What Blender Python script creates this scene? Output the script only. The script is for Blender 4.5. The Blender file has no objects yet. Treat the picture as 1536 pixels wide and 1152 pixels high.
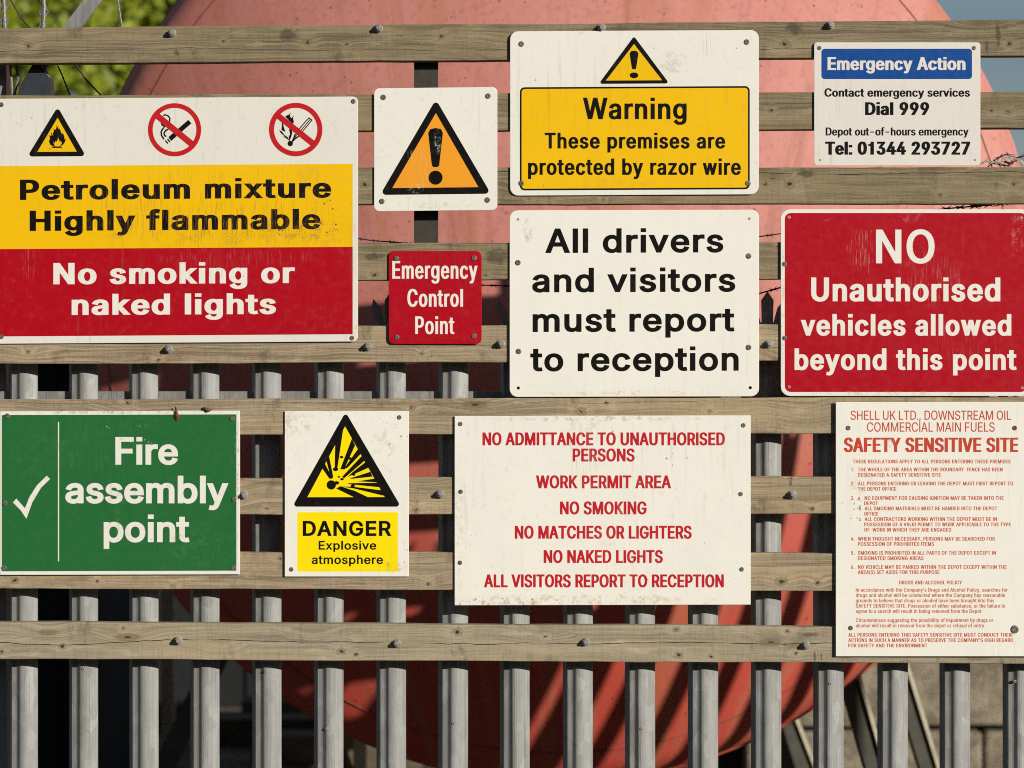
import bpy, bmesh, math, random
from mathutils import Vector, Matrix
from mathutils.geometry import delaunay_2d_cdt
import numpy as np
random.seed(7)
R = math.radians

# ------------------------------------------------------------ camera, sky, sun
D = 7.0            # camera to board front (metres)
K = 0.0016         # metres per photo pixel on the board front
EYE = 1.78
scene = bpy.context.scene
col = scene.collection
cam_d = bpy.data.cameras.new('camera'); cam = bpy.data.objects.new('camera', cam_d); col.objects.link(cam)
scene.camera = cam
cam.location = (0, -D, EYE); cam.rotation_euler = (R(90), 0, 0)
cam_d.sensor_width = 36; cam_d.lens = 36 * D / (1536 * K)
cam_d.clip_start = 0.1; cam_d.clip_end = 3000
cam_d.dof.use_dof = True; cam_d.dof.focus_distance = D; cam_d.dof.aperture_fstop = 3.6

SUN = Vector((1.08, -1.0, 0.46)).normalized()
sun_d = bpy.data.lights.new('sun', 'SUN'); sun = bpy.data.objects.new('sun', sun_d); col.objects.link(sun)
sun.location = (6, -6, 6); sun.rotation_euler = SUN.to_track_quat('Z', 'Y').to_euler()
sun_d.energy = 5.0; sun_d.angle = R(0.5); sun_d.color = (1.0, 0.942, 0.865)

world = bpy.data.worlds.new('World'); scene.world = world; world.use_nodes = True
wn = world.node_tree; wn.nodes.clear()
sky = wn.nodes.new('ShaderNodeTexSky'); sky.sky_type = 'NISHITA'; sky.sun_disc = False
sky.sun_elevation = math.asin(SUN.z); sky.sun_rotation = math.atan2(SUN.x, SUN.y)
sky.dust_density = 0.3; sky.air_density = 1.0; sky.ozone_density = 2.0
bg = wn.nodes.new('ShaderNodeBackground'); bg.inputs[1].default_value = 0.05
wo = wn.nodes.new('ShaderNodeOutputWorld')
wt = wn.nodes.new('ShaderNodeTexCoord'); wm = wn.nodes.new('ShaderNodeMapping'); wm.inputs['Scale'].default_value = (2.2, 2.2, 7.0)
wz = wn.nodes.new('ShaderNodeTexNoise'); wz.inputs['Scale'].default_value = 1.6; wz.inputs['Detail'].default_value = 5.0
wr = wn.nodes.new('ShaderNodeMapRange'); wr.interpolation_type = 'SMOOTHSTEP'
for k_, v_ in enumerate((None, .40, .66, 0.0, .5)):
    if k_: wr.inputs[k_].default_value = v_
wx_ = wn.nodes.new('ShaderNodeMix'); wx_.data_type = 'RGBA'; wx_.inputs[7].default_value = (5.6, 6.8, 8.9, 1)      # thin pale cloud
wn.links.new(wt.outputs['Generated'], wm.inputs[0]); wn.links.new(wm.outputs[0], wz.inputs['Vector']); wn.links.new(wz.outputs[0], wr.inputs[0])
wn.links.new(wr.outputs[0], wx_.inputs[0]); wn.links.new(sky.outputs[0], wx_.inputs[6]); wn.links.new(wx_.outputs[2], bg.inputs[0]); wn.links.new(bg.outputs[0], wo.inputs[0])
scene.view_settings.view_transform = 'Standard'; scene.view_settings.look = 'None'
scene.view_settings.exposure = 0.0; scene.view_settings.gamma = 1.0
scene.view_settings.use_curve_mapping = False
scene.cycles.filter_width = 1.0
scene.cycles.use_denoising = False

def W(px, py, y=0.0):
    s = K * (D + y) / D
    return Vector(((px - 768) * s, y, EYE + (576 - py) * s))

# ------------------------------------------------------------ object helpers
def tag(o, label=None, cat=None, group=None, kind=None):
    if label: o['label'] = label
    if cat: o['category'] = cat
    if group: o['group'] = group
    if kind: o['kind'] = kind
    return o
def thing(name, loc, label, cat, group=None):
    o = bpy.data.objects.new(name, None); col.objects.link(o); o.location = loc; o.empty_display_size = .05
    return tag(o, label, cat, group)
def origin(o):
    v = Vector((0, 0, 0))
    while o is not None: v += Vector(o.location); o = o.parent
    return v
def mesh_obj(name, vs, fs, mat, parent=None, smooth=False, loc=None):
    """vs in world metres; loc = the object's own origin in world metres"""
    p = origin(parent)
    at = Vector(loc) if loc is not None else p
    me = bpy.data.meshes.new(name)
    me.from_pydata([tuple(Vector(v) - at) for v in vs], [], fs)
    if smooth: me.polygons.foreach_set('use_smooth', [True] * len(me.polygons))
    if mat: me.materials.append(mat)
    me.update()
    o = bpy.data.objects.new(name, me); col.objects.link(o)
    o.parent = parent; o.location = at - p
    return o
def recalc(o):
    bm = bmesh.new(); bm.from_mesh(o.data); bmesh.ops.recalc_face_normals(bm, faces=bm.faces); bm.to_mesh(o.data); bm.free()
    return o
def box(c, s, rot=None):
    vs = []
    for dx in (-.5, .5):
        for dy in (-.5, .5):
            for dz in (-.5, .5):
                v = Vector((dx * s[0], dy * s[1], dz * s[2]))
                if rot: v = rot @ v
                vs.append(Vector(c) + v)
    return vs, [(0,1,3,2),(4,6,7,5),(0,4,5,1),(2,3,7,6),(0,2,6,4),(1,5,7,3)]
def join(parts):
    V, F = [], []
    for v, f in parts:
        n = len(V); V += list(v); F += [tuple(i + n for i in q) for q in f]
    return V, F
def tube(pts, r, n=6, caps=True):
    pts = [Vector(p) for p in pts]; V, F = [], []
    for i, p in enumerate(pts):
        t = (pts[min(i+1, len(pts)-1)] - pts[max(i-1, 0)]).normalized()
        a = t.orthogonal().normalized() if i == 0 else (a - t * a.dot(t)).normalized()
        b = t.cross(a)
        rr = r[i] if isinstance(r, (list, tuple)) else r
        for k in range(n):
            w = 2 * math.pi * k / n
            V.append(p + (a * math.cos(w) + b * math.sin(w)) * rr)
    for i in range(len(pts) - 1):
        for k in range(n):
            F.append((i*n+k, i*n+(k+1) % n, (i+1)*n+(k+1) % n, (i+1)*n+k))
    if caps: F.append(tuple(range(n))[::-1]); F.append(tuple((len(pts)-1)*n+k for k in range(n)))
    return V, F

# ------------------------------------------------------------ material helpers
def srgb(r, g, b):
    f = lambda c: (c/255/12.92) if c/255 <= .04045 else ((c/255+.055)/1.055) ** 2.4
    return (f(r), f(g), f(b))
class NT:
    def __init__(s, name):
        s.m = bpy.data.materials.new(name); s.m.use_nodes = True; s.t = s.m.node_tree; s.t.nodes.clear()
        s.out = s.t.nodes.new('ShaderNodeOutputMaterial'); s.b = s.t.nodes.new('ShaderNodeBsdfPrincipled')
        s.t.links.new(s.b.outputs[0], s.out.inputs[0])
        s.geo = s.t.nodes.new('ShaderNodeNewGeometry'); s.tc = s.t.nodes.new('ShaderNodeTexCoord')
        s.pos = s.geo.outputs['Position']; s.obj = s.tc.outputs['Object']
    def put(s, sock, v):
        if isinstance(v, bpy.types.NodeSocket): s.t.links.new(v, sock)
        elif isinstance(v, (tuple, list, Vector)):
            v = tuple(v); sock.default_value = (v + (1,)) if len(sock.default_value) == 4 and len(v) == 3 else v
        else: sock.default_value = v
    def math(s, op, a, b=0.0, c=0.0, clamp=False):
        n = s.t.nodes.new('ShaderNodeMath'); n.operation = op; n.use_clamp = clamp
        s.put(n.inputs[0], a); s.put(n.inputs[1], b); s.put(n.inputs[2], c); return n.outputs[0]
    def map(s, v, a, b, c=0.0, d=1.0, smooth=True):
        n = s.t.nodes.new('ShaderNodeMapRange'); n.interpolation_type = 'SMOOTHSTEP' if smooth else 'LINEAR'
        for i, x in enumerate((v, a, b, c, d)): s.put(n.inputs[i], x)
        return n.outputs[0]
    def scale(s, vec, sc, off=(0, 0, 0)):
        n = s.t.nodes.new('ShaderNodeMapping'); s.put(n.inputs[0], vec); s.put(n.inputs[1], off); s.put(n.inputs[3], sc); return n.outputs[0]
    def noise(s, vec, sc=1.0, det=3.0, rough=.5, dist=0.0):
        n = s.t.nodes.new('ShaderNodeTexNoise'); s.put(n.inputs['Vector'], vec); s.put(n.inputs['Scale'], sc)
        s.put(n.inputs['Detail'], det); s.put(n.inputs['Roughness'], rough); s.put(n.inputs['Distortion'], dist); return n.outputs[0]
    def mix(s, f, a, b, blend='MIX'):
        n = s.t.nodes.new('ShaderNodeMix'); n.data_type = 'RGBA'; n.blend_type = blend
        s.put(n.inputs[0], f); s.put(n.inputs[6], a); s.put(n.inputs[7], b); return n.outputs[2]
    def sep(s, vec):
        n = s.t.nodes.new('ShaderNodeSeparateXYZ'); s.put(n.inputs[0], vec); return n.outputs
    def comb(s, x, y, z):
        n = s.t.nodes.new('ShaderNodeCombineXYZ'); s.put(n.inputs[0], x); s.put(n.inputs[1], y); s.put(n.inputs[2], z); return n.outputs[0]
    def bump(s, h, strength=.3, dist=.001):
        n = s.t.nodes.new('ShaderNodeBump'); s.put(n.inputs['Height'], h); s.put(n.inputs['Strength'], strength); s.put(n.inputs['Distance'], dist)
        s.t.links.new(n.outputs[0], s.b.inputs['Normal'])
    def ell(s, px, py, rx, ry, wob=.35, freq=40):
        """soft ragged patch round photo point px,py on the board plane (1 inside, 0 outside)"""
        p = W(px, py); x, y, z = s.sep(s.pos)
        dx = s.math('DIVIDE', s.math('SUBTRACT', x, p.x), rx * K)
        dz = s.math('DIVIDE', s.math('SUBTRACT', z, p.z), ry * K)
        d = s.math('SQRT', s.math('ADD', s.math('MULTIPLY', dx, dx), s.math('MULTIPLY', dz, dz)))
        d = s.math('ADD', d, s.math('MULTIPLY', s.math('SUBTRACT', s.noise(s.pos, freq, 4, .65), .5), wob * 4))
        return s.map(d, 1.0, .45)
    def fin(s, color, rough=.5, metal=0.0, spec=.5):
        s.put(s.b.inputs['Base Color'], color); s.put(s.b.inputs['Roughness'], rough)
        s.put(s.b.inputs['Metallic'], metal); s.put(s.b.inputs['Specular IOR Level'], spec); return s.m

DIRT = (.16, .125, .065)
def paint(name, rgb, feats=(), grime=.25, specks=.6, rough=.42, streak=.3, yellowing=.0, coat=0.0):
    """printed or painted sheet: mottling, rain streaks and fly specks fixed to the place, so they run on over lettering"""
    n = NT(name)
    c = rgb
    if max(rgb) < .12: grime *= .25; streak *= .3; specks *= .4
    elif min(rgb) < .06 and max(rgb) < .6: grime *= .45; streak *= .6
    mott = n.noise(n.pos, 5.0, 4, .6)
    c = n.mix(n.map(mott, .35, .75, 0, .16), c, tuple(x * .82 for x in rgb))
    st = n.noise(n.scale(n.pos, (95, 1, 5)), 1.0, 4, .6)
    stm = n.math('MULTIPLY', n.map(st, .52, .78), n.map(n.noise(n.pos, 3.5, 2), .42, .66))
    c = n.mix(n.math('MULTIPLY', stm, streak), c, DIRT)
    fine = n.noise(n.pos, 60.0, 5, .7)
    c = n.mix(n.math('MULTIPLY', n.map(fine, .54, .8), grime), c, (.2, .17, .1))
    vor = n.t.nodes.new('ShaderNodeTexVoronoi'); n.put(vor.inputs['Vector'], n.pos); n.put(vor.inputs['Scale'], 52.0)
    vs = n.sep(vor.outputs['Color'])
    rad = n.map(vs[1], 0, 1, .03, .13, False)
    sp = n.math('MULTIPLY', n.math('LESS_THAN', vor.outputs['Distance'], rad), n.math('GREATER_THAN', vs[0], .93))
    sp = n.math('MULTIPLY', sp, n.map(n.noise(n.pos, 4.0, 2), .46, .6))
    c = n.mix(n.math('MULTIPLY', sp, specks), c, (.05, .04, .028))
    r = n.map(fine, .3, .8, rough - .06, rough + .16)
    for f in feats:
        kind, px, py, rx, ry, colr, amt = f[:7]
        m = n.ell(px, py, rx, ry)
        if kind == 'streak':      # vertical hairline scratches or runs
            s_ = n.noise(n.scale(n.pos, (260, 1, 16)), 1.0, 4, .7); m = n.math('MULTIPLY', m, n.map(s_, .5, .68))
        elif kind == 'mottle':
            s_ = n.noise(n.pos, 75.0, 5, .75); m = n.math('MULTIPLY', m, n.map(s_, .47, .62))
        elif kind == 'speck':
            w_ = n.t.nodes.new('ShaderNodeTexVoronoi'); n.put(w_.inputs['Vector'], n.pos); n.put(w_.inputs['Scale'], 140.0); q_ = n.sep(w_.outputs['Color'])
            m = n.math('MULTIPLY', m, n.math('MULTIPLY', n.math('LESS_THAN', w_.outputs['Distance'], n.map(q_[1], 0, 1, .1, .38, False)), n.math('GREATER_THAN', q_[0], .80)))
        elif kind == 'crack':
            w_ = n.t.nodes.new('ShaderNodeTexVoronoi'); w_.feature = 'DISTANCE_TO_EDGE'
            n.put(w_.inputs['Vector'], n.scale(n.pos, (62, 1, 30))); m = n.math('MULTIPLY', m, n.math('MULTIPLY', n.map(w_.outputs['Distance'], .05, .0), n.map(n.noise(n.pos, 30.0, 2), .45, .6)))
        c = n.mix(n.math('MULTIPLY', m, amt), c, colr)
        r = n.math('ADD', r, n.math('MULTIPLY', m, amt * .3))
    n.bump(n.noise(n.pos, 9.0, 2), .10, .01)
    if coat:
        n.put(n.b.inputs['Coat Weight'], coat); n.put(n.b.inputs['Coat Roughness'], .12)
    return n.fin(c, r, 0, .22 if max(rgb) > .05 else .12)

def wood(name, base, dark, green=0.0, crack=0.0, knots=(), stains=(), crack_z=0.0):
    n = NT(name)
    info = n.t.nodes.new('ShaderNodeObjectInfo')
    rnd = n.math('MULTIPLY', info.outputs['Random'], 37.0)
    x, y, z = n.sep(n.obj)
    xo = n.math('ADD', x, rnd)
    vor = n.t.nodes.new('ShaderNodeTexVoronoi'); n.put(vor.inputs['Scale'], 1.0)
    n.put(vor.inputs['Vector'], n.comb(n.math('MULTIPLY', xo, 5.0), 0.0, n.math('MULTIPLY', n.math('ADD', z, rnd), 17.0)))
    vr = n.sep(vor.outputs['Color'])
    kd = n.math('ADD', vor.outputs['Distance'], n.math('MULTIPLY', n.math('GREATER_THAN', .5, vr[0]), 3.0))
    near = n.map(kd, .62, .0)
    wx, wy_, wz = n.sep(n.pos); kk = 9.0
    wob = n.math('MULTIPLY', n.math('SUBTRACT', n.noise(n.pos, 110.0, 4, .7), .5), 2.2)
    for px, py, r in knots:
        p = W(px, py); dx = n.math('DIVIDE', n.math('SUBTRACT', wx, p.x), r * K * 1.25); dz = n.math('DIVIDE', n.math('SUBTRACT', wz, p.z), r * K)
        kk = n.math('MINIMUM', kk, n.math('SQRT', n.math('ADD', n.math('MULTIPLY', dx, dx), n.math('MULTIPLY', dz, dz))))
    kw = n.math('ADD', kk, wob)
    near = n.math('ADD', near, n.map(kk, 3.6, .3, 0, .35))
    warp = n.math('MULTIPLY', n.math('SUBTRACT', n.noise(n.comb(n.math('MULTIPLY', xo, 2.2), 0.0, n.math('MULTIPLY', z, 7.0)), 1.0, 3), .5), .035)
    gz = n.math('ADD', z, n.math('ADD', warp, n.math('MULTIPLY', near, .022)))
    grain = n.noise(n.comb(n.math('MULTIPLY', xo, 3.0), y, n.math('MULTIPLY', gz, 230.0)), 1.0, 4, .62)
    ring = n.noise(n.comb(n.math('MULTIPLY', xo, .9), y, n.math('MULTIPLY', gz, 85.0)), 1.0, 2, .5)
    fibre = n.noise(n.comb(n.math('MULTIPLY', xo, 11.0), y, n.math('MULTIPLY', gz, 620.0)), 1.0, 4, .7)
    fuzz = n.noise(n.comb(n.math('MULTIPLY', xo, 120.0), y, n.math('MULTIPLY', z, 330.0)), 1.0, 4, .75)
    g = n.math('ADD', n.math('MULTIPLY', grain, .34), n.math('ADD', n.math('MULTIPLY', ring, .26), n.math('ADD', n.math('MULTIPLY', fibre, .22), n.math('MULTIPLY', fuzz, .18))))
    c = n.mix(n.map(g, .42, .57), dark, base)
    late = n.math('MULTIPLY', n.map(ring, .54, .60), n.map(fibre, .38, .55))
    c = n.mix(n.math('MULTIPLY', late, .5), c, tuple(v * .5 for v in dark))
    c = n.mix(n.map(fuzz, .58, .72, 0, .35), c, tuple(v * .35 for v in dark))
    sap = n.noise(n.comb(n.math('MULTIPLY', xo, 1.3), 0.0, n.math('MULTIPLY', z, 14.0)), 1.0, 3, .6)
    c = n.mix(n.map(sap, .4, .7, 0, .5), c, tuple(v * k for v, k in zip(base, (1.12, 1.06, .9))))
    blot = n.noise(n.comb(n.math('MULTIPLY', xo, 5.0), 0.0, n.math('MULTIPLY', z, 16.0)), 1.0, 5, .65)
    c = n.mix(n.map(blot, .55, .8, 0, .55), c, tuple(v * .5 for v in dark))
    if green:
        gm = n.noise(n.comb(n.math('MULTIPLY', xo, 3.5), 0.0, n.math('MULTIPLY', z, 18.0)), 1.0, 5, .7)
        top = n.map(z, -.03, .045, .35, 1.0)
        c = n.mix(n.math('MULTIPLY', n.math('MULTIPLY', n.map(gm, .36, .62), top), green), c, (.105, .11, .038))
    wet = n.noise(n.comb(n.math('MULTIPLY', xo, 11.0), 1.0, n.math('MULTIPLY', z, 6.0)), 1.0, 5, .7)
    c = n.mix(n.map(wet, .55, .70, 0, .6), c, (.06, .048, .03))
    pale_ = n.noise(n.comb(n.math('MULTIPLY', xo, 7.0), 9.0, n.math('MULTIPLY', z, 30.0)), 1.0, 4, .7)
    c = n.mix(n.map(pale_, .55, .7, 0, .4), c, tuple(min(.6, v * 1.5) for v in base))
    # planer ripples: faint upright bars
    rip = n.noise(n.comb(n.math('MULTIPLY', xo, 190.0), 0.0, n.math('MULTIPLY', z, 12.0)), 1.0, 1)
    c = n.mix(n.map(rip, .45, .75, 0, .16), c, (.08, .065, .04))
    drip = n.noise(n.comb(n.math('MULTIPLY', xo, 150.0), 4.0, n.math('MULTIPLY', z, 2.0)), 1.0, 2)
    dripm = n.math('MULTIPLY', n.map(drip, .67, .72), n.map(n.noise(n.comb(n.math('MULTIPLY', xo, 6.0), 8.0, n.math('MULTIPLY', z, 18.0)), 1.0, 2), .45, .6))
    c = n.mix(n.math('MULTIPLY', dripm, .55), c, (.05, .038, .024))
    knot = n.map(kd, .2, .12); core = n.map(kd, .06, .03)
    c = n.mix(n.math('MULTIPLY', knot, .55), c, (.15, .095, .045))
    c = n.mix(n.math('MULTIPLY', core, .85), c, (.02, .014, .01))
    c = n.mix(n.map(kk, 3.4, 1.0, 0, .30), c, tuple(min(.6, v * 1.25) for v in base))
    rr = n.math('SINE', n.math('MULTIPLY', kw, 9.0))
    c = n.mix(n.math('MULTIPLY', n.map(kw, 2.2, .9), n.map(rr, .1, .9, 0, .3)), c, tuple(v * .5 for v in dark))
    c = n.mix(n.map(kw, 1.2, .6, 0, .5), c, (.17, .115, .065))
    c = n.mix(n.map(kw, .45, .2, 0, .9), c, (.018, .012, .008))
    for px, py, rx, ry in stains: c = n.mix(n.math('MULTIPLY', n.ell(px, py, rx, ry, .5, 60), .6), c, (.035, .03, .022))
    sp = n.noise(n.pos, 130.0, 3, .6)
    c = n.mix(n.math('MULTIPLY', n.map(sp, .68, .76), .7), c, (.035, .026, .018))
    h = n.math('SUBTRACT', grain, n.math('MULTIPLY', core, .6))
    line = n.math('ADD', n.math('SUBTRACT', z, crack_z), n.math('MULTIPLY', n.math('SUBTRACT', n.noise(n.comb(n.math('MULTIPLY', xo, 1.6), 0.0, 0.0), 1.0, 5, .62), .5), .055))
    broken = n.map(n.noise(n.comb(n.math('MULTIPLY', xo, 4.0), 3.0, 0.0), 1.0, 2), .38, .50)
    w_ = n.math('MULTIPLY', broken, .0012)
    ck = n.math('MULTIPLY', n.map(n.math('ABSOLUTE', line), w_, n.math('MULTIPLY', w_, .4)), broken)
    if crack:
        c = n.mix(n.math('MULTIPLY', ck, crack), c, (.02, .014, .009))
        h = n.math('SUBTRACT', h, n.math('MULTIPLY', ck, 1.2))
    # end grain and edges are greyer
    n.bump(h, .55, .0016)
    return n.fin(c, .82, 0, .25)

def galv(name, base=(.268, .268, .25), streak=.45):
    n = NT(name)
    info = n.t.nodes.new('ShaderNodeObjectInfo')
    off = n.math('MULTIPLY', info.outputs['Random'], 30.0)
    x, y, z = n.sep(n.pos)
    v = n.comb(n.math('ADD', x, off), y, z)
    st = n.noise(n.scale(v, (170, 30, 3.2)), 1.0, 5, .65)
    bl = n.noise(n.scale(v, (18, 18, 9)), 1.0, 4, .6)
    fine = n.noise(v, 350.0, 2)
    c = n.mix(n.map(st, .38, .68, 0, streak), base, tuple(q * .5 for q in base))
    c = n.mix(n.map(bl, .5, .75, 0, .45), c, tuple(q * 1.35 for q in base))
    c = n.mix(n.map(fine, .55, .75, 0, .3), c, tuple(q * .6 for q in base))
    sg = n.t.nodes.new('ShaderNodeTexVoronoi'); n.put(sg.inputs['Vector'], n.scale(v, (55, 55, 24))); n.put(sg.inputs['Scale'], 1.0); q_ = n.sep(sg.outputs['Color'])
    c = n.mix(n.map(q_[0], .55, 1.0, 0, .28), c, tuple(q * 1.55 for q in base)); c = n.mix(n.map(q_[1], .6, 1.0, 0, .28), c, tuple(q * .55 for q in base))
    run = n.noise(n.scale(v, (230, 60, 2.2)), 1.0, 3, .6); where = n.noise(n.scale(v, (9, 9, 2.5)), 1.0, 3)
    c = n.mix(n.math('MULTIPLY', n.map(run, .56, .68), n.map(where, .45, .62, 0, .6)), c, (.10, .09, .07))
    c = n.mix(n.math('MULTIPLY', n.map(n.noise(v, 90.0, 4, .7), .66, .72), n.map(where, .5, .65, 0, .7)), c, (.16, .08, .035))
    n.bump(n.math('ADD', bl, n.math('MULTIPLY', fine, .2)), .35, .003)
    return n.fin(c, n.map(bl, .3, .7, .45, .68), .25, .4)

def plain(name, rgb, rough=.6, var=.25, sc=20.0, metal=0.0, bump=.2):
    n = NT(name); a = n.noise(n.pos, sc, 5, .65)
    c = n.mix(n.map(a, .35, .7, 0, var * 2), rgb, tuple(q * .45 for q in rgb))
    if bump: n.bump(a, bump, .01)
    return n.fin(c, rough, metal)

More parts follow.
